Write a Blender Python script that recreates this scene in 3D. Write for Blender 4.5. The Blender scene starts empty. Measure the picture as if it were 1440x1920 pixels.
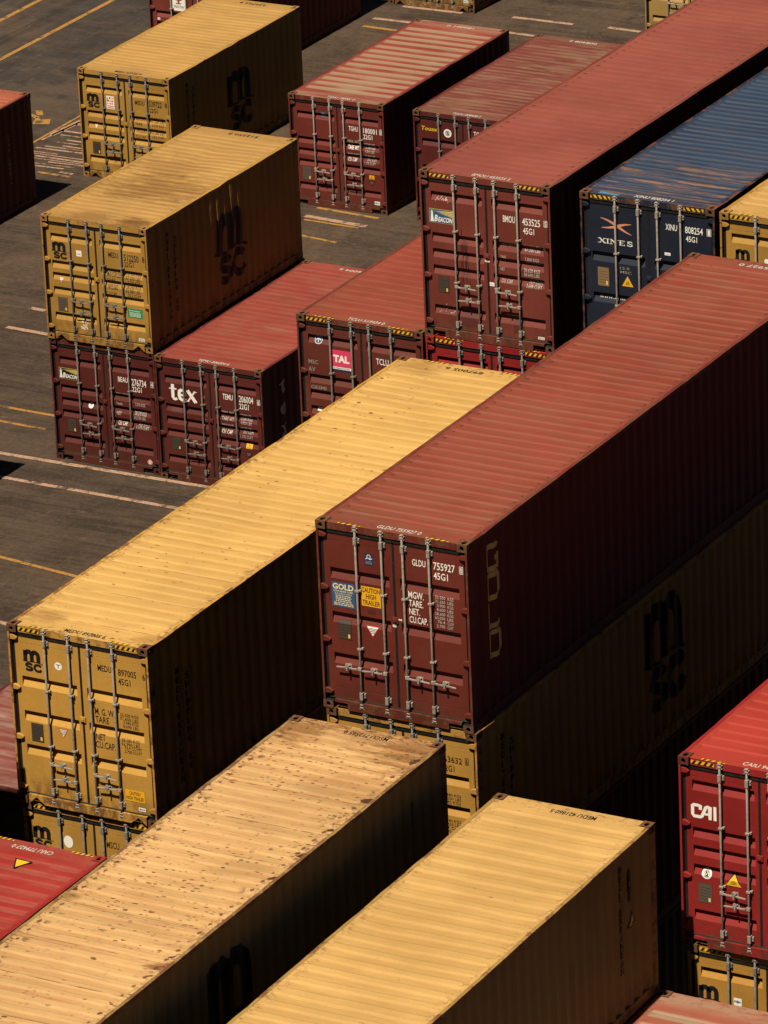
import bpy, bmesh, math, random
from mathutils import Vector

# ---------------------------------------------------------------- camera, sky, sun
sc = bpy.context.scene
col = sc.collection
CAM_F, CAM_YAW, CAM_PITCH, CAM_ROLL = 10578.6912, -0.51897155, 0.38569837, -0.04330810
CAM_POS = Vector((58.043858, -88.460566, 41.400430))
cam_data = bpy.data.cameras.new('camera')
cam = bpy.data.objects.new('camera', cam_data)
col.objects.link(cam)
fw = Vector((math.sin(CAM_YAW) * math.cos(CAM_PITCH), math.cos(CAM_YAW) * math.cos(CAM_PITCH), -math.sin(CAM_PITCH)))
rt = Vector((math.cos(CAM_YAW), -math.sin(CAM_YAW), 0))
up = rt.cross(fw)
c_, s_ = math.cos(CAM_ROLL), math.sin(CAM_ROLL)
r2, u2 = c_ * rt + s_ * up, -s_ * rt + c_ * up
from mathutils import Matrix
m = Matrix((r2, u2, -fw)).transposed().to_4x4()
m.translation = CAM_POS
cam.matrix_world = m
cam_data.sensor_fit = 'VERTICAL'
cam_data.sensor_height = 36.0
cam_data.sensor_width = 27.0
cam_data.lens = CAM_F / 1920.0 * 36.0
cam_data.clip_start = 1.0
cam_data.clip_end = 2000.0
sc.camera = cam
sc.cycles.diffuse_bounces = 2

SUN_DIR = Vector((-0.032, -0.462, 0.886)).normalized()      # towards the sun
world = bpy.data.worlds.new('World')
sc.world = world
world.use_nodes = True
wn = world.node_tree
wn.nodes.clear()
sky = wn.nodes.new('ShaderNodeTexSky')
sky.sky_type = 'NISHITA'
sky.sun_disc = False
sky.sun_elevation = math.asin(SUN_DIR.z)
sky.sun_rotation = math.atan2(SUN_DIR.x, SUN_DIR.y)
sky.air_density = 0.11
sky.dust_density = 0.4
sky.ozone_density = 0.6
bg = wn.nodes.new('ShaderNodeBackground')
bg.inputs['Strength'].default_value = 0.05
wo = wn.nodes.new('ShaderNodeOutputWorld')
wn.links.new(sky.outputs[0], bg.inputs[0])
wn.links.new(bg.outputs[0], wo.inputs[0])

sun_data = bpy.data.lights.new('sun', 'SUN')
sun_data.energy = 5.0
sun_data.color = (1.0, 0.90, 0.74)
sun_data.angle = math.radians(0.53)
sun = bpy.data.objects.new('sun', sun_data)
sun.rotation_euler = SUN_DIR.to_track_quat('Z', 'Y').to_euler()
sun.location = (0, 0, 60)
col.objects.link(sun)

sc.view_settings.view_transform = 'Standard'
sc.view_settings.look = 'None'
sc.view_settings.exposure = 1.385
sc.view_settings.gamma = 1.0
sc.view_settings.use_curve_mapping = False

# ---------------------------------------------------------------- materials
class NT:
    """small helper that strings shader nodes together"""
    def __init__(self, name):
        self.mat = bpy.data.materials.new(name)
        self.mat.use_nodes = True
        self.t = self.mat.node_tree
        self.t.nodes.clear()
        self.out = self.t.nodes.new('ShaderNodeOutputMaterial')
        self.bsdf = self.t.nodes.new('ShaderNodeBsdfPrincipled')
        self.t.links.new(self.bsdf.outputs[0], self.out.inputs[0])
        self.coord = self.t.nodes.new('ShaderNodeTexCoord').outputs['Object']
        sep = self.t.nodes.new('ShaderNodeSeparateXYZ')
        self.t.links.new(self.coord, sep.inputs[0])
        self.x, self.y, self.z = sep.outputs

    def set(self, sock, v):
        if hasattr(v, 'is_linked') or hasattr(v, 'links'):
            self.t.links.new(v, sock)
        else:
            sock.default_value = v

    def math(self, op, a, b=0.0, clamp=False):
        n = self.t.nodes.new('ShaderNodeMath')
        n.operation = op
        n.use_clamp = clamp
        self.set(n.inputs[0], a)
        self.set(n.inputs[1], b)
        return n.outputs[0]

    def noise(self, scale, detail=4.0, rough=0.6, stretch=(1, 1, 1), off=0.0):
        mp = self.t.nodes.new('ShaderNodeMapping')
        mp.inputs['Scale'].default_value = stretch
        mp.inputs['Location'].default_value = (off * 3.7 + 11, off * 7.3 + 5, off * 1.9 + 3)
        self.t.links.new(self.coord, mp.inputs[0])
        n = self.t.nodes.new('ShaderNodeTexNoise')
        n.inputs['Scale'].default_value = scale
        n.inputs['Detail'].default_value = detail
        n.inputs['Roughness'].default_value = rough
        self.t.links.new(mp.outputs[0], n.inputs['Vector'])
        return n.outputs[0]

    def spots(self, scale, stretch, off, keep, size):
        """round spots of many sizes, most cells empty"""
        mp = self.t.nodes.new('ShaderNodeMapping')
        mp.inputs['Scale'].default_value = stretch
        mp.inputs['Location'].default_value = (off * 2.3 + 4, off * 5.1 + 9, off + 2)
        warp = self.noise(scale * 1.7, 3, 0.6, stretch, off)
        vm = self.t.nodes.new('ShaderNodeVectorMath')
        vm.operation = 'ADD'
        sc_ = self.math('MULTIPLY', self.math('SUBTRACT', warp, 0.5), 0.55 / scale)
        cmb = self.t.nodes.new('ShaderNodeCombineXYZ')
        self.set(cmb.inputs[0], sc_)
        self.set(cmb.inputs[1], sc_)
        self.t.links.new(self.coord, mp.inputs[0])
        self.t.links.new(mp.outputs[0], vm.inputs[0])
        self.t.links.new(cmb.outputs[0], vm.inputs[1])
        vo = self.t.nodes.new('ShaderNodeTexVoronoi')
        vo.inputs['Scale'].default_value = scale
        self.t.links.new(vm.outputs[0], vo.inputs['Vector'])
        sep = self.t.nodes.new('ShaderNodeSeparateColor')
        self.t.links.new(vo.outputs['Color'], sep.inputs[0])
        r = self.math('MULTIPLY', self.math('SUBTRACT', sep.outputs[0], 1.0 - keep), size / keep)
        d = self.math('SUBTRACT', r, vo.outputs['Distance'])
        return self.ramp(d, 0.0, 0.03)

    def ramp(self, v, a, b, lo=0.0, hi=1.0):
        n = self.t.nodes.new('ShaderNodeMapRange')
        n.interpolation_type = 'SMOOTHSTEP'
        self.set(n.inputs['Value'], v)
        n.inputs['From Min'].default_value = a
        n.inputs['From Max'].default_value = b
        n.inputs['To Min'].default_value = lo
        n.inputs['To Max'].default_value = hi
        return n.outputs[0]

    def mix(self, f, a, b, mode='MIX'):
        n = self.t.nodes.new('ShaderNodeMix')
        n.data_type = 'RGBA'
        n.blend_type = mode
        self.set(n.inputs[0], f)
        for sock, v in ((n.inputs[6], a), (n.inputs[7], b)):
            if isinstance(v, tuple):
                v = (v[0], v[1], v[2], 1.0)
            self.set(sock, v)
        return n.outputs[2]

    def finish(self, colour, rough=0.6, spec=0.3, metal=0.0, bump=None, bump_d=0.01, bump_s=0.3):
        if isinstance(colour, tuple):
            colour = (colour[0], colour[1], colour[2], 1.0)
        self.set(self.bsdf.inputs['Base Color'], colour)
        self.set(self.bsdf.inputs['Roughness'], rough)
        self.bsdf.inputs['Specular IOR Level'].default_value = spec
        self.bsdf.inputs['Metallic'].default_value = metal
        if bump is not None:
            b = self.t.nodes.new('ShaderNodeBump')
            b.inputs['Strength'].default_value = bump_s
            b.inputs['Distance'].default_value = bump_d
            self.t.links.new(bump, b.inputs['Height'])
            self.t.links.new(b.outputs[0], self.bsdf.inputs['Normal'])
        return self.mat

K = 0.33            # paint reflectance against the exposure above
def mul(c, k):
    return tuple(min(1.0, v * k) for v in c)

RUST = (0.042, 0.0150, 0.0062)
GREASE = (0.022, 0.018, 0.014)

def wall_paint(name, c, seed, rust=0.3, grime=0.3, frame=0.0):
    """faded paint on doors, posts and side walls, with run-down streaks, grime and rust"""
    c = mul(c, K)
    n = NT(name)
    big = n.noise(0.9, 4, 0.6, off=seed)
    cc = n.mix(n.ramp(big, 0.3, 0.7), mul(c, 0.86), mul(c, 1.12))
    fine = n.noise(26, 3, 0.7, off=seed + 1)
    cc = n.mix(n.ramp(fine, 0.35, 0.7, 0, 0.30), cc, mul(c, 0.72))
    streak = n.noise(1.0, 5, 0.65, (16, 16, 0.9), seed + 2)
    cc = n.mix(n.ramp(streak, 0.56, 0.80, 0, grime), cc, mul(c, 0.42))
    chalk = n.noise(1.0, 5, 0.7, (9, 9, 0.7), seed + 6)
    cc = n.mix(n.ramp(chalk, 0.60, 0.82, 0, 0.22), cc, tuple(1.2 * v + 0.012 for v in c))
    low = n.math('MULTIPLY', n.ramp(n.z, 0.60, 0.12), n.ramp(n.noise(1.0, 6, 0.72, (7, 7, 2.2), seed + 3), 0.40, 0.62))
    cc = n.mix(n.math('MULTIPLY', low, 0.30 + grime), cc, mul(RUST, 0.7))
    spot = n.noise(19, 5, 0.72, (1, 1, 0.7), seed + 4)
    big2 = n.ramp(n.noise(1.6, 3, off=seed + 5), 0.40, 0.66)
    cc = n.mix(n.math('MULTIPLY', n.ramp(spot, 0.71 - 0.06 * rust, 0.77 - 0.06 * rust), n.math('MULTIPLY', big2, 0.9)), cc, RUST)
    if frame:                                  # bare and rusty steel on posts, rails and sills
        fr = n.noise(5.5, 6, 0.72, (1, 0.5, 1), seed + 8)
        cc = n.mix(n.ramp(fr, 0.62 - 0.22 * frame, 0.72 - 0.18 * frame, 0, 0.85), cc, n.mix(n.noise(14, 4, off=seed), mul(RUST, 0.7), mul(RUST, 2.1)))
    bump = n.noise(7, 3, off=seed + 7)
    return n.finish(cc, n.ramp(big, 0.2, 0.8, 0.55, 0.75), 0.2, 0, bump, 0.01, 0.18)

def roof_paint(name, c, seed, H, L, depth, dust=None, dust_amt=0.0, dust_trough=0.0, rust=0.2, spots=0.0,
               seam=1.1, streak=0.35, patch=None, front_rust=0.0, edge_rust=0.5, tips=0.0):
    """sun-bleached roof sheet: streaks across, dirt lying in the troughs, rust along seams and edges"""
    c = mul(c, K)
    dust = mul(dust, K) if dust else None
    n = NT(name)
    W = 2.438
    big = n.noise(0.55, 5, 0.62, off=seed)
    cc = n.mix(n.ramp(big, 0.3, 0.7), mul(c, 0.88), mul(c, 1.10))
    st = n.noise(1.0, 6, 0.66, (0.55, 8.5, 1), seed + 1)
    cc = n.mix(n.ramp(st, 0.52, 0.74, 0, streak), cc, mul(c, 0.60))
    st2 = n.noise(1.0, 6, 0.7, (0.9, 15, 1), seed + 2)
    cc = n.mix(n.ramp(st2, 0.58, 0.78, 0, streak * 0.9), cc, tuple(min(1, 1.28 * v + 0.0015) for v in c))
    fine = n.noise(32, 4, 0.75, off=seed + 3)
    cc = n.mix(n.ramp(fine, 0.40, 0.72, 0, 0.24), cc, mul(c, 0.66))
    if patch:                                  # large darker stains (x, y, radius, strength)
        for (px, py, pr, ps) in patch:
            dx = n.math('MULTIPLY', n.math('SUBTRACT', n.x, px), 0.75)
            dy = n.math('SUBTRACT', n.y, py)
            d = n.math('SQRT', n.math('ADD', n.math('MULTIPLY', dx, dx), n.math('MULTIPLY', dy, dy)))
            d = n.math('ADD', d, n.math('MULTIPLY', n.math('SUBTRACT', n.noise(2.2, 6, 0.74, (0.7, 2.6, 1), seed + 9), 0.5), pr * 2.6))
            cc = n.mix(n.ramp(d, pr, pr * 0.25, 0, ps), cc, mul((c[0], c[1] * 0.74, c[2] * 0.45), 0.34))
    if dust:
        tr = n.ramp(n.z, H - 0.0125, H - 0.0115 - depth * 0.85)
        dn = n.noise(1.0, 6, 0.68, (0.8, 4.5, 1), seed + 4)
        f1 = n.math('MULTIPLY', n.math('MULTIPLY', tr, n.ramp(dn, 0.36 - 0.16 * (dust_trough >= 1), 0.58 - 0.14 * (dust_trough >= 1))), dust_trough)
        f2 = n.math('MULTIPLY', n.ramp(n.noise(1.0, 6, 0.7, (0.6, 2.4, 1), seed + 5), 0.50, 0.66), dust_amt)
        ends = n.math('MULTIPLY', n.math('ADD', n.ramp(n.y, 0.5, 0.2), n.ramp(n.y, L - 0.5, L - 0.2), True), dust_trough * 0.75)
        f = n.math('MAXIMUM', n.math('MAXIMUM', f1, f2), n.math('MULTIPLY', ends, n.ramp(dn, 0.3, 0.6)))
        cc = n.mix(f, cc, dust)
    if seam:
        fr = n.math('FRACT', n.math('DIVIDE', n.y, seam))
        near = n.math('ABSOLUTE', n.math('SUBTRACT', fr, 0.5))
        line = n.math('MULTIPLY', n.ramp(near, 0.013, 0.004), n.ramp(n.noise(3.0, 4, off=seed + 6), 0.35, 0.62))
        cc = n.mix(n.math('MULTIPLY', line, 0.25 + 0.55 * rust), cc, mul(RUST, 0.9))
    # rust along the long edges and the two ends
    ex = n.math('ABSOLUTE', n.math('SUBTRACT', n.x, W / 2))
    edge = n.ramp(ex, W / 2 - 0.30, W / 2 - 0.05)
    e2 = n.math('ADD', n.ramp(n.y, 0.42, 0.05), n.ramp(n.y, L - 0.42, L - 0.05), True)
    en = n.ramp(n.noise(9, 6, 0.72, (1, 1.6, 1), seed + 7), 0.50, 0.64)
    cc = n.mix(n.math('MULTIPLY', n.math('MULTIPLY', n.math('MAXIMUM', edge, e2), en), edge_rust), cc, mul(RUST, 1.0))
    cl = n.ramp(n.noise(0.9, 4, 0.6, off=seed + 10), 0.34, 0.60)
    few = n.spots(7.5, (0.75, 1.7, 0.02), seed + 8, 0.06 + 0.15 * spots, 0.26 + 0.04 * spots)
    cc = n.mix(n.math('MULTIPLY', few, n.math('MULTIPLY', cl, 0.45 + 0.5 * min(1, spots + rust))), cc, mul(RUST, 0.9))
    if spots > 0.1:
        sp2 = n.spots(17.0, (0.6, 1.5, 0.02), seed + 11, 0.52 * spots + 0.02, 0.50)
        cc = n.mix(n.math('MULTIPLY', sp2, n.math('MULTIPLY', n.ramp(n.noise(0.8, 6, 0.72, off=seed + 15), 0.40, 0.58), 0.9)), cc, mul(RUST, 1.3))
        # rust blooms where the ribs end at the rails
        rim = n.ramp(ex, W / 2 - 0.40, W / 2 - 0.14)
        bl = n.spots(3.6, (1.1, 1.2, 0.02), seed + 14, 0.62, 0.46)
        cc = n.mix(n.math('MULTIPLY', n.math('MULTIPLY', rim, bl), min(1.0, 1.1 * spots)), cc, mul(RUST, 0.75))
        run = n.noise(1.0, 5, 0.7, (0.7, 11, 1), seed + 16)
        cc = n.mix(n.ramp(run, 0.55, 0.70, 0, 0.6 * spots), cc, mul(RUST, 4.2))
        wide = n.noise(1.0, 6, 0.72, (0.35, 2.2, 1), seed + 18)
        cc = n.mix(n.ramp(wide, 0.50, 0.66, 0, 0.40 * spots), cc, mul(c, 0.62))
    if tips:                                   # rubbed paint where every rib ends
        fr = n.math('ABSOLUTE', n.math('SUBTRACT', n.math('FRACT', n.math('DIVIDE', n.math('SUBTRACT', n.y, L / 2), tips)), 0.42))
        dx = n.math('MULTIPLY', n.math('ABSOLUTE', n.math('SUBTRACT', ex, W / 2 - 0.165)), 5.0)
        dd = n.math('ADD', n.math('ADD', fr, dx), n.math('MULTIPLY', n.noise(5.0, 4, 0.7, off=seed + 17), 0.55))
        cc = n.mix(n.ramp(dd, 0.50, 0.36, 0, 0.85), cc, mul(RUST, 0.9))
    if front_rust:
        fz = n.math('MULTIPLY', n.ramp(n.y, 2.5, 1.2), n.ramp(n.noise(1.0, 6, 0.74, (0.7, 10, 1), seed + 12), 0.50, 0.60))
        cc = n.mix(n.math('MULTIPLY', fz, front_rust), cc, mul((0.26, 0.13, 0.065), K))
    bump = n.noise(4.5, 4, 0.6, off=seed + 13)
    return n.finish(cc, n.ramp(big, 0.2, 0.8, 0.55, 0.78), 0.18, 0, bump, 0.012, 0.25)

def simple(name, c, rough=0.6, spec=0.3, metal=0.0, wear=None, wear_amt=0.4, scale=18, seed=0.0):
    c = mul(c, K)
    wear = mul(wear, K) if wear else None
    n = NT(name)
    v = n.noise(scale, 4, 0.65, off=seed)
    cc = n.mix(n.ramp(v, 0.3, 0.7), mul(c, 0.82), mul(c, 1.12))
    if wear:
        w = n.noise(scale * 0.7, 5, 0.7, off=seed + 3)
        cc = n.mix(n.ramp(w, 0.52, 0.66, 0, wear_amt), cc, wear)
    return n.finish(cc, rough, spec, metal, n.noise(scale * 2, 3, off=seed + 5), 0.004, 0.2)

STEEL = simple('galvanised_steel', (0.44, 0.375, 0.31), 0.55, 0.3, 0.0, (0.17, 0.10, 0.06), 0.6, 22)
STEEL_OLD = simple('dull_steel', (0.27, 0.235, 0.20), 0.6, 0.25, 0.0, (0.12, 0.065, 0.04), 0.7, 22, 3)
RUBBER_AND_SHADE = simple('black_rubber_and_shade', (0.016, 0.015, 0.014), 0.8, 0.1, 0, (0.05, 0.04, 0.03), 0.4, 9)  # gasket rubber; also blackens the inside of the steel castings as shade
RUBBER_DUSTY = simple('dusty_rubber', (0.060, 0.050, 0.038), 0.8, 0.15, 0, (0.11, 0.085, 0.06), 0.7, 9)
CAST_RUST = simple('rusty_casting', (0.185, 0.082, 0.037), 0.8, 0.12, 0, (0.075, 0.034, 0.017), 0.7, 20)
CAST_YEL = simple('rusted_yellow_casting', (0.42, 0.22, 0.055), 0.75, 0.2, 0, (0.17, 0.058, 0.025), 0.9, 16)
CAST_RED = simple('red_casting', (0.34, 0.022, 0.018), 0.7, 0.2, 0, (0.13, 0.03, 0.02), 0.6, 16)

INK = {}
def ink(key, c, wear=0.25):
    c = mul(c, 0.56 if key in ('white', 'cream') else 0.45)
    n = NT('ink_' + key)
    w = n.noise(30, 4, 0.7)
    n.finish(n.mix(n.ramp(w, 0.55, 0.75, 0, wear), c, mul(c, 0.55) if max(c) > 0.2 else tuple(v + 0.010 for v in c)), 0.6, 0.25)
    INK[key] = n.mat
for k_, c_v in dict(white=(0.72, 0.69, 0.62), black=(0.006, 0.0055, 0.005), print=(0.50, 0.47, 0.42), chalk=(0.30, 0.27, 0.22), hazard=(0.78, 0.43, 0.012),
                    orange=(0.80, 0.40, 0.010), red=(0.62, 0.03, 0.03), blue=(0.022, 0.075, 0.20), navy=(0.012, 0.026, 0.085),
                    green=(0.012, 0.24, 0.09), cream=(0.66, 0.55, 0.30), salmon=(0.66, 0.26, 0.16), yellow=(0.80, 0.55, 0.02),
                    pink=(0.70, 0.045, 0.12), plate=(0.055, 0.040, 0.026), plate_grey=(0.095, 0.070, 0.050), plate_tan=(0.22, 0.14, 0.06),
                    dark_red=(0.075, 0.012, 0.010), dark_paint=(0.10, 0.022, 0.017), gold=(0.85, 0.60, 0.15), smear=(0.030, 0.018, 0.014), teal=(0.03, 0.13, 0.20), sky_blue=(0.06, 0.22, 0.34),
                    beam=(0.74, 0.55, 0.12), sign_blue=(0.03, 0.09, 0.19), orange_rust=(0.30, 0.10, 0.03), scuff=(0.62, 0.55, 0.47)).items():
    ink(k_, c_v)
# ---------------------------------------------------------------- mesh helpers
W = 2.438
L20, L40, H8, H9 = 6.058, 12.192, 2.591, 2.896
DOOR_Y = 0.058

class MB:
    """collects quads, boxes, prisms and tubes and links them as ONE mesh"""
    def __init__(self):
        self.v, self.f, self.m, self.smooth = [], [], [], []
    def add(self, verts, faces, mi=0, smooth=False):
        o = len(self.v)
        self.v += [tuple(p) for p in verts]
        for f in faces:
            self.f.append(tuple(i + o for i in f))
            self.m.append(mi)
            self.smooth.append(smooth)
    def quad(self, a, b, c, d, mi=0):
        self.add((a, b, c, d), ((0, 1, 2, 3),), mi)
    def box(self, x0, x1, y0, y1, z0, z1, mi=0):
        v = [(x, y, z) for z in (z0, z1) for y in (y0, y1) for x in (x0, x1)]
        self.add(v, ((0, 2, 3, 1), (4, 5, 7, 6), (0, 1, 5, 4), (2, 6, 7, 3), (0, 4, 6, 2), (1, 3, 7, 5)), mi)
    def rail(self, x0, x1, y0, y1, z0, z1, seed):
        """a long rail that is no longer quite straight"""
        rng = random.Random(seed)
        n = int((y1 - y0) / 0.32)
        kn = [(0.0, 0.0)] + [(rng.gauss(0, 0.0035), min(0.002, rng.gauss(-0.003, 0.004))) for _ in range(n - 1)] + [(0.0, 0.0)]
        v = []
        for i, (dx, dz) in enumerate(kn):
            y = y0 + (y1 - y0) * i / n
            v += [(x0 + dx, y, z0), (x1 + dx, y, z0), (x1 + dx, y, z1 + dz), (x0 + dx, y, z1 + dz)]
        f = [(4 * i + a, 4 * i + (a + 1) % 4, 4 * i + 4 + (a + 1) % 4, 4 * i + 4 + a) for i in range(n) for a in range(4)]
        self.add(v, f + [(3, 2, 1, 0), (4 * n, 4 * n + 1, 4 * n + 2, 4 * n + 3)])
    def prism_xz(self, poly, y0, y1, mi=0):
        n = len(poly)
        v = [(x, y0, z) for x, z in poly] + [(x, y1, z) for x, z in poly]
        f = [tuple(range(n)), tuple(range(2 * n - 1, n - 1, -1))]
        f += [(i, i + n, (i + 1) % n + n, (i + 1) % n) for i in range(n)]
        self.add(v, f, mi)
    def prism_yz(self, poly, x0, x1, mi=0):
        n = len(poly)
        v = [(x0, y, z) for y, z in poly] + [(x1, y, z) for y, z in poly]
        f = [tuple(range(n)), tuple(range(2 * n - 1, n - 1, -1))]
        f += [(i, i + n, (i + 1) % n + n, (i + 1) % n) for i in range(n)]
        self.add(v, f, mi)
    def tube(self, pts, r, n=10, mi=0):
        """round bar through a list of points"""
        rings = []
        for i, p in enumerate(pts):
            p = Vector(p)
            a = Vector(pts[max(i - 1, 0)])
            b = Vector(pts[min(i + 1, len(pts) - 1)])
            t = (b - a).normalized()
            s = t.orthogonal().normalized()
            q = t.cross(s)
            rings.append([p + (s * math.cos(2 * math.pi * k / n) + q * math.sin(2 * math.pi * k / n)) * r for k in range(n)])
        v = [p for ring in rings for p in ring]
        f = []
        for i in range(len(pts) - 1):
            for k in range(n):
                f.append((i * n + k, i * n + (k + 1) % n, (i + 1) * n + (k + 1) % n, (i + 1) * n + k))
        self.add(v, f, mi, True)
        self.add(rings[0], (tuple(range(n))[::-1],), mi)
        self.add(rings[-1], (tuple(range(n)),), mi)
    def mesh(self, name, nmat=1, bevel=0.0, fix=True):
        me = bpy.data.meshes.new(name)
        me.from_pydata(self.v, [], self.f)
        for p, mi, s in zip(me.polygons, self.m, self.smooth):
            p.material_index = mi
            p.use_smooth = s
        for _ in range(nmat):
            me.materials.append(None)
        if fix or bevel:
            bm = bmesh.new()
            bm.from_mesh(me)
            if bevel:
                bmesh.ops.remove_doubles(bm, verts=bm.verts, dist=1e-5)
                bmesh.ops.recalc_face_normals(bm, faces=bm.faces)
                ed = [e for e in bm.edges if len(e.link_faces) == 2 and e.calc_face_angle(0) > 0.6]
                bmesh.ops.bevel(bm, geom=ed, offset=bevel, segments=1, affect='EDGES', profile=0.5, clamp_overlap=True)
            else:
                bmesh.ops.recalc_face_normals(bm, faces=bm.faces)
            bm.to_mesh(me)
            bm.free()
        return me

def put(name, me, mats, parent=None, label=None):
    """a mesh object; materials sit on the object so that copies may share the mesh"""
    o = bpy.data.objects.new(name, me)
    col.objects.link(o)
    if not isinstance(mats, (list, tuple)):
        mats = [mats]
    for i, mt in enumerate(mats):
        o.material_slots[i].link = 'OBJECT'
        o.material_slots[i].material = mt
    if parent is not None:
        o.parent = parent
    if label:
        o['label'] = label
    return o

MESH = {}
def cached(key, fn):
    if key not in MESH:
        MESH[key] = fn()
    return MESH[key]

# ---- corner casting: hollow block with a slot in the top, the end and the side
def casting_mesh(sx, sy, sz):
    """sx/sy/sz = -1 or 1: which outer faces look out (x side, y end, z top or bottom)"""
    b = MB()
    lx, ly, lz = 0.162, 0.178, 0.118
    def holed(o, u, v, n, lu, lv, ru, rv):
        # face spanned by u, v with an eight-sided slot and a lip going inwards (-n)
        cu, cv = lu / 2, lv / 2
        k = 0.45
        hole = [(-ru, -rv * k), (-ru * k, -rv), (ru * k, -rv), (ru, -rv * k), (ru, rv * k), (ru * k, rv), (-ru * k, rv), (-ru, rv * k)]
        rim = [(-cu, -cv), (-cu, -cv), (cu, -cv), (cu, -cv), (cu, cv), (cu, cv), (-cu, cv), (-cu, cv)]
        P = lambda a, c, d=0.0: o + u * (cu + a) + v * (cv + c) - n * d
        for i in range(8):
            j = (i + 1) % 8
            h0, h1, r0, r1 = hole[i], hole[j], rim[i], rim[j]
            if r0 == r1:
                b.add([P(*h0), P(*h1), P(*r1)], [(0, 1, 2)])
            else:
                b.quad(P(*h0), P(*h1), P(*r1), P(*r0))
            b.quad(P(*h0), P(*h1), P(*h1, 0.022), P(*h0, 0.022), 0)
    X, Y, Z = Vector((1, 0, 0)), Vector((0, 1, 0)), Vector((0, 0, 1))
    ox = Vector((lx if sx > 0 else 0, 0, 0)); oy = Vector((0, ly if sy > 0 else 0, 0)); oz = Vector((0, 0, lz if sz > 0 else 0))
    holed(ox, Y, Z, X * sx, ly, lz, 0.040, 0.030)
    holed(oy, X, Z, Y * sy, lx, lz, 0.032, 0.034)
    holed(oz, X, Y, Z * sz, lx, ly, 0.032, 0.060)
    ix, iy, iz = (0 if sx > 0 else lx), (0 if sy > 0 else ly), (0 if sz > 0 else lz)
    b.quad((ix, 0, 0), (ix, ly, 0), (ix, ly, lz), (ix, 0, lz), 1)  # inner walls get the black material, so the hollow's shade is coloured in
    b.quad((0, iy, 0), (lx, iy, 0), (lx, iy, lz), (0, iy, lz), 1)
    b.quad((0, 0, iz), (lx, 0, iz), (lx, ly, iz), (0, ly, iz), 1)
    return b.mesh('corner_casting', 2, fix=False)

# ---- frame: posts, header, sill, rails
def frame_mesh(L, H, sill):
    b = MB()
    for s in (0, 1):
        X = (lambda x: x) if s == 0 else (lambda x: W - x)
        bx = lambda x0, x1, *r: b.box(min(X(x0), X(x1)), max(X(x0), X(x1)), *r)
        bx(0.004, 0.036, 0.004, 0.165, 0.119, H - 0.119)                # outer flange of the door post
        bx(0.036, 0.112, 0.135, 0.164, 0.119, H - 0.119)                # recessed web behind the hinges
        bx(0.004, 0.105, L - 0.165, L - 0.005, 0.119, H - 0.119)        # rear post
        b.rail(X(0.006), X(0.064), 0.179, L - 0.179, H - 0.072, H - 0.007, 11 * s + int(L))        # top rail
        bx(0.006, 0.060, 0.179, L - 0.179, 0.018, 0.165)                # bottom rail
        bx(0.166, 0.186, 0.045, 0.160, H - 0.112, H - 0.012)            # header end, set back
    b.box(0.187, W - 0.187, 0.030, 0.165, H - 0.116, H - 0.016)         # header
    b.box(0.166, W - 0.166, L - 0.14, L - 0.006, H - 0.112, H - 0.016)  # rear header
    b.box(0.166, W - 0.166, L - 0.14, L - 0.006, 0.012, 0.16)           # rear sill
    a, w = 0.188, W - 0.188
    if sill == 'peak':
        p = [(a, 0.150), (a, 0.012), (0.195, 0.012), (0.325, 0.118), (0.465, 0.012),
             (W - 0.465, 0.012), (W - 0.325, 0.118), (W - 0.195, 0.012), (w, 0.012), (w, 0.150)]
    else:
        p = [(a, 0.150), (a, 0.108), (0.395, 0.108), (0.395, 0.006), (W - 0.395, 0.006), (W - 0.395, 0.108), (w, 0.108), (w, 0.150)]
    b.prism_xz(p, 0.003, 0.045)
    b.box(0.062, W - 0.062, 0.30, L - 0.179, 0.130, 0.160)              # floor
    return b.mesh('frame', 1)

# ---- vertical corrugation of the long sides
PITCH, CREST, SLOPE, DEPTH = 0.278, 0.072, 0.068, 0.036
def side_profile(L):
    y0, y1 = 0.178, L - 0.165
    n = int((y1 - y0 - 0.1) / PITCH)
    st = y0 + (y1 - y0 - n * PITCH) / 2
    pts = [(y0, 0.0)]
    for i in range(n):
        s = st + i * PITCH
        pts += [(s + 0.035, 0.0), (s + 0.035 + SLOPE, DEPTH), (s + 0.035 + SLOPE + 0.072, DEPTH), (s + 0.035 + 2 * SLOPE + 0.072, 0.0)]
    pts.append((y1, 0.0))
    return pts

def lerp_profile(pts, t):
    if t <= pts[0][0]:
        return pts[0][1]
    for (a, da), (b, db) in zip(pts, pts[1:]):
        if t <= b:
            return da + (db - da) * (t - a) / (b - a) if b > a else db
    return pts[-1][1]

def bulge(y, z, L, H, amt):
    if not amt:
        return 0.0
    g = math.exp(-((y - L * 0.50) / 1.05) ** 2) * math.exp(-((z - H * 0.72) / 0.62) ** 2)
    g2 = 0.5 * math.exp(-((y - L * 0.22) / 0.45) ** 2) * math.exp(-((z - H * 0.80) / 0.4) ** 2)
    return amt * (g + g2)

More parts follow.
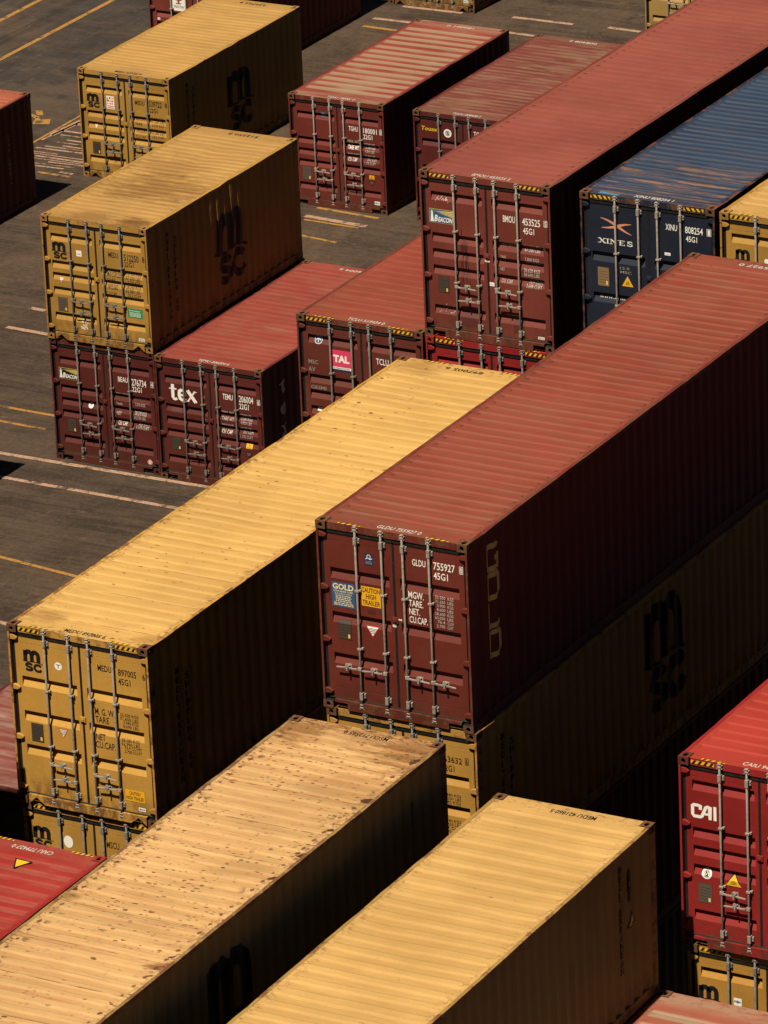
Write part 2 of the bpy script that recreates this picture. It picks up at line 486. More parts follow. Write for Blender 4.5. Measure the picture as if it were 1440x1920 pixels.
def side_mesh(L, H, right, amt=0.0, seed=1):
    b = MB()
    pr = side_profile(L)
    rows = 9
    rng = random.Random(seed)
    ph = [rng.uniform(0, 6.28) for _ in range(4)]
    z0, z1 = 0.150, H - 0.070
    v = []
    for k in range(rows):
        z = z0 + (z1 - z0) * k / (rows - 1)
        for y, d in pr:
            e = min(1.0, (z - z0) * 3, (z1 - z) * 3)
            wob = 0.0045 * e * (math.sin(y * 1.7 + ph[0]) * math.sin(z * 2.1 + ph[1]) + 0.6 * math.sin(y * 4.3 + ph[2]))
            off = 0.012 + d - wob - bulge(y, z, L, H, amt) * e
            v.append((W - off if right else off, y, z))
    n = len(pr)
    f = [(k * n + i, k * n + i + 1, (k + 1) * n + i + 1, (k + 1) * n + i) for k in range(rows - 1) for i in range(n - 1)]
    if not right:
        f = [q[::-1] for q in f]
    b.add(v, f)
    return b.mesh('side_wall', 1, fix=False)

def end_mesh(L, H):
    b = MB()
    pts = [(0.1, 0)]
    x = 0.14
    while x + 0.25 < W - 0.1:
        pts += [(x, 0), (x + 0.05, 0.04), (x + 0.12, 0.04), (x + 0.17, 0)]
        x += 0.25
    pts.append((W - 0.1, 0))
    n = len(pts)
    v = [(x, L - 0.02 - d, z) for z in (0.15, H - 0.1) for x, d in pts]
    b.add(v, [(i + 1, i, n + i, n + i + 1) for i in range(n - 1)])
    return b.mesh('end_wall', 1, fix=False)

# ---- roof sheet: die-stamped ribs across, flat plates at both ends
def roof_mesh(L, H, pitch, depth, seed, flat=0.30, dents=0.0):
    b = MB()
    rng = random.Random(seed)
    xs = [0.062, 0.098, 0.125, 0.150, 0.55, 0.95, 1.22, 1.55, 1.9, W - 0.150, W - 0.125, W - 0.098, W - 0.062]
    mk = [0, 0.0, 0.55, 1, 1, 1, 1, 1, 1, 1, 0.55, 0.0, 0]
    n = int((L - 2 * flat - 0.04) / pitch)
    st = (L - n * pitch) / 2
    ys = [(0.179, 0), (st, 0)]
    for i in range(n):
        k = (i % 5 - 2) * -0.022 * pitch                       # five ribs to a sheet, a wider land at each weld
        s = st + i * pitch + k
        t = 1 + rng.uniform(-0.14, 0.06)
        ys += [(s + pitch * 0.10, 0), (s + pitch * 0.24, t), (s + pitch * 0.60, t), (s + pitch * 0.74, 0), (s + pitch * 0.86, 0)]
    ys += [(st + n * pitch, 0), (L - 0.179, 0)]
    ph = [rng.uniform(0, 6.28) for _ in range(6)]
    z0 = H - 0.0115
    v = []
    for y, t in ys:
        for x, k in zip(xs, mk):
            e = min(1.0, (y - 0.179) * 2, (L - 0.179 - y) * 2, (x - 0.062) * 3, (W - 0.062 - x) * 3)
            wob = 0.008 * e * (math.sin(x * 2.3 + ph[0]) * math.sin(y * 1.1 + ph[1]) + 0.7 * math.sin(x * 5.1 + y * 2.3 + ph[2]) * math.sin(y * 3.9 + ph[3]))
            dn = dents * e * max(0, math.sin(x * 3.3 + ph[4]) * math.sin(y * 0.9 + ph[5])) ** 3
            yy = y + (0.008 * e * math.sin(x * 1.9 + y * 3 + ph[1]) if 0.3 < y < L - 0.3 else 0)
            v.append((x, yy, z0 - depth * t * k + min(wob, 0.003) - 0.003 * e - dn))
    m_ = len(xs)
    b.add(v, [(j * m_ + i, j * m_ + i + 1, (j + 1) * m_ + i + 1, (j + 1) * m_ + i) for j in range(len(ys) - 1) for i in range(m_ - 1)])
    for y0, y1 in ((0.028, 0.179), (L - 0.179, L - 0.006)):
        b.quad((0.166, y0, z0), (W - 0.166, y0, z0), (W - 0.166, y1, z0), (0.166, y1, z0))
    return b.mesh('roof', 1, fix=False)

# ---- doors
GROOVES = {'five_high': [2.57, 1.85, 1.57, 1.28, 0.58], 'five': [2.23, 1.63, 1.36, 1.10, 0.55],
           'five_worn': [2.25, 1.68, 1.43, 1.13, 0.59],
           'three_high': [2.09, 1.53, 0.98], 'three_gold': [2.21, 1.53, 0.89], 'three_navy': [1.91, 1.20, 0.50],
           'three': [1.88, 1.40, 0.80], 'three_wide': [1.98, 1.36, 0.76]}
def door_profile(H, pat):
    """(z, depth) pairs from the sill up: stamped grooves with a sharp upper lip and a sloping lower face"""
    z0, z1 = 0.170, H - 0.180
    pts = []
    five = pat.startswith('five')
    for zt in sorted(GROOVES[pat]):
        zt -= 0.026
        d, run, bk = (0.054, 0.158, 0.052) if five else (0.056, 0.168, 0.060)
        pts += [(zt - run, 0.0), (zt - bk, d), (zt - 0.004, d), (zt, 0.0)]
    seams = [H - 0.292]
    if not five:
        seams.append(0.330)
    for sz in seams:
        if all(not (a - 0.20 < sz < a + 0.01) for a in GROOVES[pat]):
            pts += [(sz - 0.009, 0.0), (sz - 0.006, 0.007), (sz - 0.001, 0.007), (sz, 0.0)]
    return [(z0, 0.0)] + sorted(pts) + [(z1, 0.0)]

def leaf_x(side):
    return (0.088, 1.196) if side == 0 else (1.236, W - 0.088)
def leaf_inner(side):
    return (0.185, 1.140) if side == 0 else (1.315, W - 0.175)

def door_mesh(H, pat, side):
    b = MB()
    xa, xb = leaf_x(side)
    ia, ib = leaf_inner(side)
    pr = door_profile(H, pat)
    z0, z1 = pr[0][0], pr[-1][0]
    y = DOOR_Y
    b.quad((xa, y, z0), (ia, y, z0), (ia, y, z1), (xa, y, z1))
    b.quad((ib, y, z0), (xb, y, z0), (xb, y, z1), (ib, y, z1))
    for (a, da), (c, dc) in zip(pr, pr[1:]):
        b.quad((ia, y + da, a), (ib, y + da, a), (ib, y + dc, c), (ia, y + dc, c))
        if da > 0 or dc > 0:
            for x, fl in ((ia, 0), (ib, 1)):
                q = [(x, y, a), (x, y + da, a), (x, y + dc, c), (x, y, c)]
                q = [p for i, p in enumerate(q) if p != q[i - 1]]
                b.add(q, [tuple(range(len(q)))])
    for x in (xa, xb):
        b.quad((x, y, z0), (x, y + 0.055, z0), (x, y + 0.055, z1), (x, y, z1))
    b.quad((xa, y, z0), (xb, y, z0), (xb, y + 0.055, z0), (xa, y + 0.055, z0))
    b.quad((xa, y, z1), (xb, y, z1), (xb, y + 0.055, z1), (xa, y + 0.055, z1))
    b.quad((xa, y + 0.055, z0), (xb, y + 0.055, z0), (xb, y + 0.055, z1), (xa, y + 0.055, z1))
    me = b.mesh('door', 1, fix=False)
    bm = bmesh.new(); bm.from_mesh(me)
    bmesh.ops.remove_doubles(bm, verts=bm.verts, dist=1e-5)
    bmesh.ops.recalc_face_normals(bm, faces=bm.faces)
    bm.to_mesh(me); bm.free()
    return me

def gasket_mesh(H, side):
    b = MB()
    xa, xb = leaf_x(side)
    y = DOOR_Y
    z0, z1 = 0.170, H - 0.180
    b.box(xa, xb + (0.039 if side == 0 else 0), y - 0.014, y + 0.055, z1 + 0.001, H - 0.118, 0)
    b.box(xa, xb + (0.039 if side == 0 else 0), y - 0.008, y + 0.055, 0.151, z0 - 0.001, 1)
    if side == 0:
        b.box(xb + 0.001, xb + 0.039, y - 0.001, y + 0.055, z0, z1, 0)
        b.box(0.037, xa - 0.001, y + 0.014, y + 0.070, z0 - 0.01, z1 + 0.01, 0)
    else:
        b.box(xb + 0.001, W - 0.037, y + 0.014, y + 0.070, z0 - 0.01, z1 + 0.01, 0)
    return b.mesh('gasket', 2)

RODS = (0.632, 1.048, 1.392, 1.812)
def rod_mesh(H, x):
    b = MB()
    y = DOOR_Y - 0.046
    b.tube([(x, y, 0.060), (x, y, H - 0.040)], 0.0165, 12)
    for zc, s in ((H - 0.062, 1), (0.088, -1)):                     # cams and their keepers
        b.box(x - 0.042, x + 0.042, y - 0.012, DOOR_Y, zc - 0.030, zc - 0.018)
        b.box(x - 0.030, x + 0.030, y - 0.020, y + 0.024, zc - 0.012, zc + 0.012)
        b.box(x - 0.044, x + 0.044, y - 0.008, DOOR_Y, zc + 0.020, zc + 0.030)
        b.box(x - 0.026, x + 0.026, y - 0.022, y + 0.020, zc + 0.036, zc + 0.052)
    for zc in (H - 0.235, 0.265):                                   # guide plates near both ends
        b.box(x - 0.026, x + 0.026, y - 0.022, DOOR_Y - 0.001, zc - 0.058, zc + 0.058)
        b.box(x + 0.028, x + 0.056, y + 0.022, DOOR_Y - 0.001, zc - 0.040, zc + 0.040)
        b.tube([(x + 0.043, y + 0.008, zc + 0.018), (x + 0.043, y + 0.024, zc + 0.018)], 0.010, 6)
        b.tube([(x + 0.043, y + 0.008, zc - 0.018), (x + 0.043, y + 0.024, zc - 0.018)], 0.010, 6)
    for zc in (H * 0.655, H * 0.345):                               # guide brackets
        b.box(x - 0.032, x + 0.032, y - 0.024, DOOR_Y - 0.001, zc - 0.016, zc + 0.016)
        b.box(x + 0.030, x + 0.052, y + 0.008, DOOR_Y - 0.001, zc - 0.012, zc + 0.022)
    return b.mesh('lock_rod', 1, 0.0035)

def handle_mesh(x, z, d):
    """hub on the rod, flat bar along the door, catch with its seal plate in the middle"""
    b = MB()
    y = DOOR_Y - 0.060
    X = lambda a: x + d * a
    def bx(a0, a1, *r):
        b.box(min(X(a0), X(a1)), max(X(a0), X(a1)), *r)
    bx(-0.024, 0.036, y - 0.012, y + 0.034, z - 0.026, z + 0.026)
    pts = [(0.040, z - 0.014), (0.10, z - 0.020), (0.20, z - 0.016), (0.37, z - 0.024), (0.385, z - 0.014), (0.37, z - 0.002), (0.20, z + 0.010), (0.10, z + 0.006), (0.040, z + 0.016)]
    b.prism_xz([(X(a), c) for a, c in pts], y - 0.022, y - 0.006)
    bx(0.182, 0.218, y - 0.006, DOOR_Y - 0.001, z - 0.030, z + 0.022)
    bx(0.160, 0.240, DOOR_Y - 0.010, DOOR_Y - 0.001, z - 0.040, z + 0.034)
    b.prism_xz([(X(0.172), z + 0.005), (X(0.172), z + 0.052), (X(0.188), z + 0.070), (X(0.212), z + 0.070), (X(0.228), z + 0.052), (X(0.228), z + 0.005)], y - 0.032, y - 0.024)
    b.box(X(0.2) - 0.012, X(0.2) + 0.012, y - 0.040, y - 0.030, z - 0.044, z + 0.004)
    return b.mesh('handle', 1, 0.003)

def hinge_mesh(z, side):
    b = MB()
    p = [(0.037, z - 0.040), (0.037, z + 0.040), (0.080, z + 0.040), (0.115, z + 0.030), (0.155, z + 0.006), (0.155, z - 0.012), (0.115, z - 0.038)]
    if side:
        p = [(W - a, c) for a, c in p][::-1]
    b.prism_xz(p, 0.016, DOOR_Y - 0.001)
    q = [(0.040, z - 0.036), (0.040, z + 0.036), (0.112, z + 0.030), (0.112, z - 0.034)]
    if side:
        q = [(W - a, c) for a, c in q][::-1]
    b.prism_xz(q, 0.018, 0.110)
    return b.mesh('hinge', 1, 0.004)

def catch_mesh(H):
    """lug that laps over the seam between the two leaves"""
    b = MB()
    z = H * 0.53
    b.box(1.168, 1.262, DOOR_Y - 0.022, DOOR_Y - 0.001, z - 0.045, z + 0.045)
    b.box(1.190, 1.240, DOOR_Y - 0.036, DOOR_Y - 0.022, z - 0.026, z + 0.020)
    return b.mesh('door_catch', 1, 0.004)

# ---------------------------------------------------------------- lettering and stickers
GLYPHS = {}
def glyphs(text, bold):
    """outline of a line of text from the built-in font: vertices scaled to cap height 1"""
    key = (text, bold)
    if key not in GLYPHS:
        cu = bpy.data.curves.new('t', 'FONT')
        cu.body = text
        cu.size = 1.0
        cu.resolution_u = 2
        cu.offset = bold
        ob = bpy.data.objects.new('t', cu)
        me = bpy.data.meshes.new_from_object(ob)
        v = [(p.co.x, p.co.y) for p in me.vertices]
        f = [tuple(p.vertices) for p in me.polygons]
        bpy.data.objects.remove(ob)
        bpy.data.curves.remove(cu)
        bpy.data.meshes.remove(me)
        GLYPHS[key] = (v, f)
    return GLYPHS[key]

_v, _ = glyphs('H', 0.0)
CAP = max(p[1] for p in _v)

class Decal:
    """flat shapes laid on a surface: cut where the surface bends, then moved onto it"""
    def __init__(self):
        self.bm = bmesh.new()
        self.lay = self.bm.verts.layers.float.new('lay')
        self.keys = []
    def _mi(self, key):
        if key not in self.keys:
            self.keys.append(key)
        return self.keys.index(key)
    def faces(self, pts, faces, key, lay=0):
        mi = self._mi(key)
        vs = []
        for p in pts:
            q = self.bm.verts.new((p[0], p[1], 0.0))
            q[self.lay] = lay
            vs.append(q)
        for f in faces:
            try:
                q = self.bm.faces.new([vs[i] for i in f])
                q.material_index = mi
            except ValueError:
                pass
    def poly(self, pts, key, lay=0):
        self.faces(pts, [tuple(range(len(pts)))], key, lay)
    def rect(self, x, z, w, h, key, lay=0):
        self.poly([(x, z), (x + w, z), (x + w, z + h), (x, z + h)], key, lay)
    def disc(self, x, z, r, key, lay=0, ry=None, n=18):
        ry = ry or r
        self.poly([(x + r * math.cos(6.2832 * i / n), z + ry * math.sin(6.2832 * i / n)) for i in range(n)], key, lay)
    def ring(self, x, z, r0, r1, key, lay=0, n=20):
        p = [(x + r * math.cos(6.2832 * i / n), z + r * math.sin(6.2832 * i / n)) for r in (r0, r1) for i in range(n)]
        self.faces(p, [(i, (i + 1) % n, n + (i + 1) % n, n + i) for i in range(n)], key, lay)
    def stroke(self, pts, w, key, lay=0, w1=None):
        """a line of constant or tapering width through points"""
        w1 = w if w1 is None else w1
        n = len(pts)
        L_, R_ = [], []
        for i in range(n):
            a, b = pts[max(i - 1, 0)], pts[min(i + 1, n - 1)]
            dx, dz = b[0] - a[0], b[1] - a[1]
            d = math.hypot(dx, dz) or 1
            k = (w + (w1 - w) * i / (n - 1)) / 2
            if 0 < i < n - 1:
                e0 = (pts[i][0] - a[0], pts[i][1] - a[1]); e1 = (b[0] - pts[i][0], b[1] - pts[i][1])
                l0, l1 = math.hypot(*e0) or 1, math.hypot(*e1) or 1
                cs = max(0.5, math.sqrt(max(0.0, (1 + (e0[0] * e1[0] + e0[1] * e1[1]) / l0 / l1) / 2)))
                k /= cs
            L_.append((pts[i][0] - dz / d * k, pts[i][1] + dx / d * k))
            R_.append((pts[i][0] + dz / d * k, pts[i][1] - dx / d * k))
        self.faces(L_ + R_, [(i + 1, i, n + i, n + i + 1) for i in range(n - 1)], key, lay)
    def text(self, s, x, z, w, h, key, lay=0, bold=0.012, slant=0.0, turn=None):
        """text fitted to width w and cap height h with its lower left corner at x, z"""
        v, f = glyphs(s, bold)
        if not v:
            return
        x0, x1 = min(p[0] for p in v), max(p[0] for p in v)
        kx = w / (x1 - x0) if w else h / CAP
        kz = h / CAP
        pts = [(x + (p[0] - x0) * kx + p[1] * kz * slant, z + p[1] * kz) for p in v]
        if turn:
            pts = [turn(p) for p in pts]
        self.faces(pts, f, key, lay)
    def cut(self, breaks, axis):
        zs = [v.co[axis] for v in self.bm.verts]
        if not zs:
            return
        lo, hi = min(zs), max(zs)
        no = (1, 0, 0) if axis == 0 else (0, 1, 0)
        for b in breaks:
            if lo < b < hi:
                co = (b, 0, 0) if axis == 0 else (0, b, 0)
                bmesh.ops.bisect_plane(self.bm, geom=self.bm.verts[:] + self.bm.edges[:] + self.bm.faces[:], dist=1e-6, plane_co=co, plane_no=no)
    def done(self, name, fn, parent, label=None):
        for v in self.bm.verts:
            v.co = fn(v.co.x, v.co.y, v[self.lay])
        me = bpy.data.meshes.new(name)
        self.bm.to_mesh(me)
        self.bm.free()
        for _ in self.keys:
            me.materials.append(None)
        return put(name, me, [INK[k] for k in self.keys], parent, label)

EPS, STEP = 0.0030, 0.0014
def on_door(H, pat):
    pr = door_profile(H, pat)
    def fn(x, z, lay):
        inside = leaf_inner(0)[0] < x < leaf_inner(0)[1] or leaf_inner(1)[0] < x < leaf_inner(1)[1]
        d = lerp_profile(pr, z) if inside else 0.0
        return (x, DOOR_Y + d - EPS - STEP * lay, z)
    return fn, [p[0] for p in pr]
MARKS = {
    'M': [('msc', 0.21, 2.166, 0.354, 0.333), ('o', 'w', 0.834, 2.326, 0.065), ('t', 'MEDU', 'k', 1.524, 2.383, 0.236, 0.096), ('t', '897005', 'k', 1.876, 2.367, 0.311, 0.101), ('t', '6', 'k', 2.293, 2.362, 0.048, 0.096), ('t', '45G1', 'k', 1.871, 2.221, 0.209, 0.099), ('t', 'M. G. W.', 'k', 1.43, 1.665, 0.339, 0.102), ('t', 'TARE', 'k', 1.427, 1.538, 0.239, 0.1), ('t', '32.500 KGS', 'k', 1.867, 1.712, 0.317, 0.048), ('t', '71.650 LBS', 'k', 1.862, 1.649, 0.318, 0.048), ('t', '3.940 KGS', 'k', 1.915, 1.591, 0.261, 0.048), ('t', '8.690 LBS', 'k', 1.91, 1.528, 0.262, 0.049), ('t', 'NET', 'k', 1.42, 1.253, 0.167, 0.098), ('t', 'CU.CAP.', 'k', 1.41, 1.123, 0.343, 0.105), ('t', '28.580 KGS', 'k', 1.865, 1.304, 0.315, 0.049), ('t', '62.990 LBS', 'k', 1.86, 1.241, 0.316, 0.049), ('t', '76.4 CU.MT', 'k', 1.913, 1.186, 0.298, 0.049), ('t', '2.700 CU.FT', 'k', 1.909, 1.123, 0.298, 0.049), ('caution2', 1.872, 0.349, 0.334, 0.183), ('tag', 2.091, 0.21, 0.119, 0.057), ('tridn', 0.772, 1.163, 0.155, 0.145), ('plate', 0.291, 1.024, 0.198, 0.286)],
    'L': [('t', 'GLDU', 'w', 1.523, 2.428, 0.214, 0.096), ('t', '755927', 'w', 1.862, 2.422, 0.343, 0.109), ('box0', 2.275, 2.416, 0.059, 0.116), ('t', '45G1', 'w', 1.861, 2.276, 0.228, 0.102), ('t', 'MGW.', 'w', 1.441, 1.917, 0.245, 0.101), ('t', 'TARE.', 'w', 1.443, 1.793, 0.231, 0.096), ('t', 'NET.', 'w', 1.445, 1.668, 0.172, 0.094), ('t', 'CU.CAP.', 'w', 1.444, 1.541, 0.293, 0.097), ('t', '32.500', 'w', 1.872, 1.979, 0.161, 0.043), ('t', '71.650', 'w', 1.87, 1.916, 0.161, 0.043), ('t', '3.900', 'w', 1.896, 1.856, 0.133, 0.043), ('t', '8.600', 'w', 1.893, 1.793, 0.133, 0.043), ('t', '28.600', 'w', 1.862, 1.728, 0.162, 0.043), ('t', '63.050', 'w', 1.859, 1.665, 0.162, 0.044), ('t', '76.4', 'w', 1.899, 1.605, 0.119, 0.044), ('t', '2.700', 'w', 1.883, 1.541, 0.133, 0.044), ('t', 'KGS', 'w', 2.071, 1.976, 0.092, 0.046), ('t', 'LBS', 'w', 2.069, 1.914, 0.092, 0.046), ('t', 'KGS', 'w', 2.066, 1.851, 0.093, 0.046), ('t', 'LBS', 'w', 2.063, 1.788, 0.093, 0.046), ('t', 'KGS', 'w', 2.061, 1.725, 0.093, 0.046), ('t', 'LBS', 'w', 2.058, 1.662, 0.093, 0.046), ('t', 'CU.M', 'w', 2.056, 1.599, 0.093, 0.046), ('t', 'CU.FT', 'w', 2.053, 1.536, 0.093, 0.046), ('gold', 0.192, 1.586, 0.377, 0.382), ('caution3', 0.675, 1.671, 0.313, 0.303), ('blue', 0.753, 2.308, 0.135, 0.184), ('tridn', 0.728, 1.198, 0.214, 0.169), ('plate', 0.282, 1.097, 0.199, 0.281), ('white', 1.168, 1.421, 0.055, 0.05), ('white', 1.246, 1.536, 0.073, 0.024), ('darkred', 0.771, 1.566, 0.123, 0.054)],
    'G': [('t', 'BMOU', 'w', 1.528, 2.18, 0.222, 0.112), ('t', '453525', 'w', 1.885, 2.172, 0.33, 0.118), ('box5', 2.284, 2.184, 0.065, 0.111), ('t', '45G1', 'w', 1.896, 2.02, 0.205, 0.105), ('t', 'MAX. GROSS', 'w', 1.463, 1.747, 0.282, 0.044), ('t', '30.480 KGS', 'w', 1.901, 1.785, 0.281, 0.044), ('t', '67.200 LBS', 'w', 1.902, 1.71, 0.287, 0.05), ('t', 'TARE', 'w', 1.455, 1.544, 0.103, 0.044), ('t', '3.860 KGS', 'w', 1.913, 1.558, 0.261, 0.053), ('t', '8.510 LBS', 'w', 1.921, 1.501, 0.251, 0.044), ('t', 'NET', 'w', 1.454, 1.323, 0.08, 0.053), ('t', '26.620 KGS', 'w', 1.889, 1.352, 0.295, 0.062), ('t', '58.690 LBS', 'w', 1.887, 1.283, 0.288, 0.053), ('t', 'CU. CAP.', 'w', 1.456, 1.112, 0.213, 0.053), ('t', '76.4 CU.M', 'w', 1.962, 1.154, 0.251, 0.056), ('t', '2.698 CUFT', 'w', 1.919, 1.08, 0.295, 0.063), ('beacon', 0.154, 1.998, 0.429, 0.232), ('plate', 0.276, 0.782, 0.187, 0.272), ('white', 1.16, 1.43, 0.092, 0.04), ('white', 1.239, 1.019, 0.088, 0.066), ('tagr', 2.117, 0.205, 0.118, 0.045)],
    'H': [('xlogo', 0.346, 2.231, 0.556, 0.248), ('xines', 0.298, 2.039, 0.651, 0.084), ('t', 'XINU', 'w', 1.526, 2.42, 0.208, 0.102), ('t', '808254', 'w', 1.877, 2.41, 0.318, 0.111), ('box1', 2.266, 2.405, 0.078, 0.124), ('t', '45G1', 'w', 1.889, 2.266, 0.2, 0.094), ('white', 1.499, 1.98, 0.106, 0.049), ('t', 'www.xi nes', 'w', 0.275, 1.074, 0.52, 0.054), ('platet', 0.275, 1.296, 0.197, 0.317), ('triup', 0.712, 1.341, 0.206, 0.179), ('t', '12.9', 'c', 0.682, 1.625, 0.167, 0.044), ('t', 'MSC', 'c', 0.685, 1.557, 0.2, 0.044)],
    'I': [('msc', 0.235, 1.977, 0.304, 0.307), ('o', 'w', 0.804, 2.14, 0.045)],
    'E': [('tal', 0.641, 1.945, 0.36, 0.381), ('o', 'b', 0.375, 2.454, 0.076), ('t', 'TCLU', 'w', 1.493, 2.179, 0.24, 0.106), ('white', 0.291, 1.154, 0.171, 0.062), ('t', 'MSC', 'c', 0.175, 2.011, 0.191, 0.071), ('t', 'AV', 'c', 0.168, 1.87, 0.132, 0.081), ('t', 'GESMI', 'c', 0.204, 1.56, 0.295, 0.059)],
    'C': [('beaconk', 0.161, 1.735, 0.426, 0.222), ('t', 'BEAU', 'w', 1.538, 1.858, 0.227, 0.103), ('t', '276734', 'w', 1.853, 1.82, 0.335, 0.137), ('box4', 2.291, 1.834, 0.066, 0.126), ('t', '22G1', 'w', 1.857, 1.69, 0.219, 0.103), ('t', 'MAX. GROSS', 'w', 1.477, 1.573, 0.299, 0.046), ('t', '67.200 LBS', 'w', 1.888, 1.537, 0.269, 0.065), ('t', 'TARE', 'w', 1.463, 1.358, 0.146, 0.046), ('t', '2.210 KGS', 'w', 1.907, 1.392, 0.228, 0.061), ('t', 'NET', 'w', 1.46, 1.139, 0.112, 0.069), ('t', '28.270 KGS', 'w', 1.873, 1.193, 0.269, 0.069), ('t', '62.330 LBS', 'w', 1.868, 1.11, 0.261, 0.065), ('t', 'CU. CAP.', 'w', 1.475, 0.931, 0.22, 0.077), ('t', '33.2 CU.M', 'w', 1.946, 0.982, 0.24, 0.065), ('t', '1.173 CUFT', 'w', 1.899, 0.899, 0.29, 0.069), ('o', 'w', 0.848, 1.236, 0.058), ('o', 'rw', 2.174, 0.226, 0.054), ('plate', 0.285, 0.607, 0.202, 0.283)],
    'D': [('tex', 0.278, 1.703, 0.624, 0.335), ('t', 'TEMU', 'w', 1.5, 1.879, 0.231, 0.113), ('t', '206004', 'w', 1.871, 1.872, 0.323, 0.132), ('t', '22G1', 'w', 1.871, 1.727, 0.214, 0.113), ('t', 'MAX. WT.', 'w', 1.471, 1.591, 0.276, 0.045), ('t', '67.200 LBS', 'w', 1.882, 1.565, 0.251, 0.057), ('t', 'TARE WT.', 'w', 1.453, 1.433, 0.285, 0.072), ('t', '2.200 KGS', 'w', 1.877, 1.486, 0.259, 0.072), ('t', '4.850 LBS', 'w', 1.881, 1.408, 0.251, 0.057), ('t', 'PAYLOAD', 'w', 1.462, 1.303, 0.26, 0.061), ('t', '62.350 LBS', 'w', 1.874, 1.29, 0.251, 0.057), ('t', 'CU. CAP.', 'w', 1.445, 1.157, 0.244, 0.076), ('t', '33.1 CUM', 'w', 1.918, 1.213, 0.227, 0.064), ('t', '1.170 CUFT', 'w', 1.864, 1.119, 0.284, 0.057), ('plate', 0.279, 0.64, 0.205, 0.264), ('orange', 1.976, 0.907, 0.144, 0.098), ('tridnk', 1.946, 0.709, 0.183, 0.126), ('box6', 2.281, 1.863, 0.066, 0.113)],
    'B': [('msc', 0.188, 1.705, 0.372, 0.334), ('white', 0.761, 1.805, 0.123, 0.125), ('t', 'MEDU', 'k', 1.506, 1.888, 0.225, 0.105), ('t', '512250', 'k', 1.859, 1.857, 0.339, 0.135), ('t', '8', 'k', 2.28, 1.876, 0.053, 0.112), ('t', '22G1', 'k', 1.863, 1.734, 0.212, 0.101), ('t', 'MAXGROSS', 'k', 1.445, 1.485, 0.32, 0.09), ('t', '30.480 KGS', 'k', 1.879, 1.557, 0.34, 0.075), ('t', '67.200 LBS', 'k', 1.877, 1.467, 0.336, 0.068), ('t', 'TARE', 'k', 1.438, 1.377, 0.197, 0.068), ('t', '2.230 KGS', 'k', 1.921, 1.39, 0.286, 0.06), ('t', 'PAYLOAD', 'k', 1.451, 1.216, 0.234, 0.094), ('t', '28.250 KGS', 'k', 1.868, 1.271, 0.332, 0.068), ('t', '62.280 LBS', 'k', 1.863, 1.192, 0.332, 0.068), ('t', 'CU.CAP.', 'k', 1.418, 1.092, 0.239, 0.068), ('t', '33.2 CUM', 'k', 1.911, 1.115, 0.291, 0.056), ('tridn', 0.315, 1.19, 0.116, 0.111), ('plateg', 0.273, 0.597, 0.208, 0.283), ('eco', 1.879, 0.68, 0.343, 0.191), ('smudge', 0.749, 0.274, 0.192, 0.202), ('tag', 2.101, 0.206, 0.131, 0.06)],
    'A': [('msc', 0.17, 1.685, 0.379, 0.313), ('redw', 0.713, 1.691, 0.207, 0.312), ('t', 'MEDU', 'k', 1.477, 1.878, 0.246, 0.103), ('t', '539722', 'k', 1.845, 1.877, 0.34, 0.128), ('t', '8', 'k', 2.27, 1.894, 0.057, 0.107), ('t', '22G1', 'k', 1.855, 1.735, 0.212, 0.098), ('t', 'MAXGROSS', 'k', 1.456, 1.499, 0.308, 0.086), ('t', '30.480 KGS', 'k', 1.872, 1.567, 0.35, 0.064), ('t', '67.200 LBS', 'k', 1.867, 1.485, 0.35, 0.064), ('t', 'TARE', 'k', 1.454, 1.393, 0.18, 0.06), ('t', '2.230 KGS', 'k', 1.9, 1.406, 0.312, 0.06), ('t', 'PAYLOAD', 'k', 1.461, 1.211, 0.265, 0.086), ('t', '28.250 KGS', 'k', 1.854, 1.295, 0.35, 0.06), ('t', '62.280 LBS', 'k', 1.849, 1.213, 0.35, 0.06), ('t', 'CU.CAP.', 'k', 1.453, 1.087, 0.275, 0.06), ('t', '33.2 CUM', 'k', 1.891, 1.126, 0.303, 0.06), ('tridn', 0.324, 1.17, 0.13, 0.121), ('plate', 0.28, 0.568, 0.2, 0.28)],
    'J': [('t', 'TGHU', 'w', 1.503, 1.88, 0.232, 0.109), ('t', '180001', 'w', 1.875, 1.867, 0.345, 0.118), ('box0', 2.285, 1.868, 0.062, 0.13), ('t', '22G1', 'w', 1.869, 1.729, 0.232, 0.105), ('t', 'MAX. WT.', 'w', 1.467, 1.606, 0.296, 0.059), ('t', '67.200 LBS', 'w', 1.897, 1.571, 0.255, 0.063), ('t', 'TARE WT.', 'w', 1.459, 1.445, 0.287, 0.084), ('t', '2.180 KGS', 'w', 1.903, 1.492, 0.246, 0.067), ('t', '4.810 LBS', 'w', 1.899, 1.407, 0.237, 0.059), ('t', 'PAYLOAD', 'w', 1.462, 1.311, 0.278, 0.051), ('t', '62.390 LBS', 'w', 1.884, 1.299, 0.273, 0.059), ('t', 'CU. CAP.', 'w', 1.455, 1.165, 0.233, 0.08), ('t', '33.2 CUM', 'w', 1.935, 1.215, 0.227, 0.067), ('t', '1.170 CUFT', 'w', 1.876, 1.131, 0.282, 0.059), ('bluet', 0.791, 2.114, 0.131, 0.114), ('plateg', 0.272, 0.584, 0.21, 0.307), ('orange', 1.979, 0.797, 0.132, 0.092), ('tridnk', 1.959, 0.631, 0.167, 0.126), ('tag', 2.092, 0.202, 0.133, 0.084)],
    'K': [('t', 'Touax', 'y', 0.163, 2.14, 0.404, 0.092), ('o', 'wr', 0.834, 2.132, 0.098), ('t', 'TGCU', 'w', 1.488, 2.14, 0.288, 0.108)],
    'X': [('triton', 0.647, 1.651, 0.356, 0.522), ('white', 0.21, 1.369, 0.072, 0.055)],
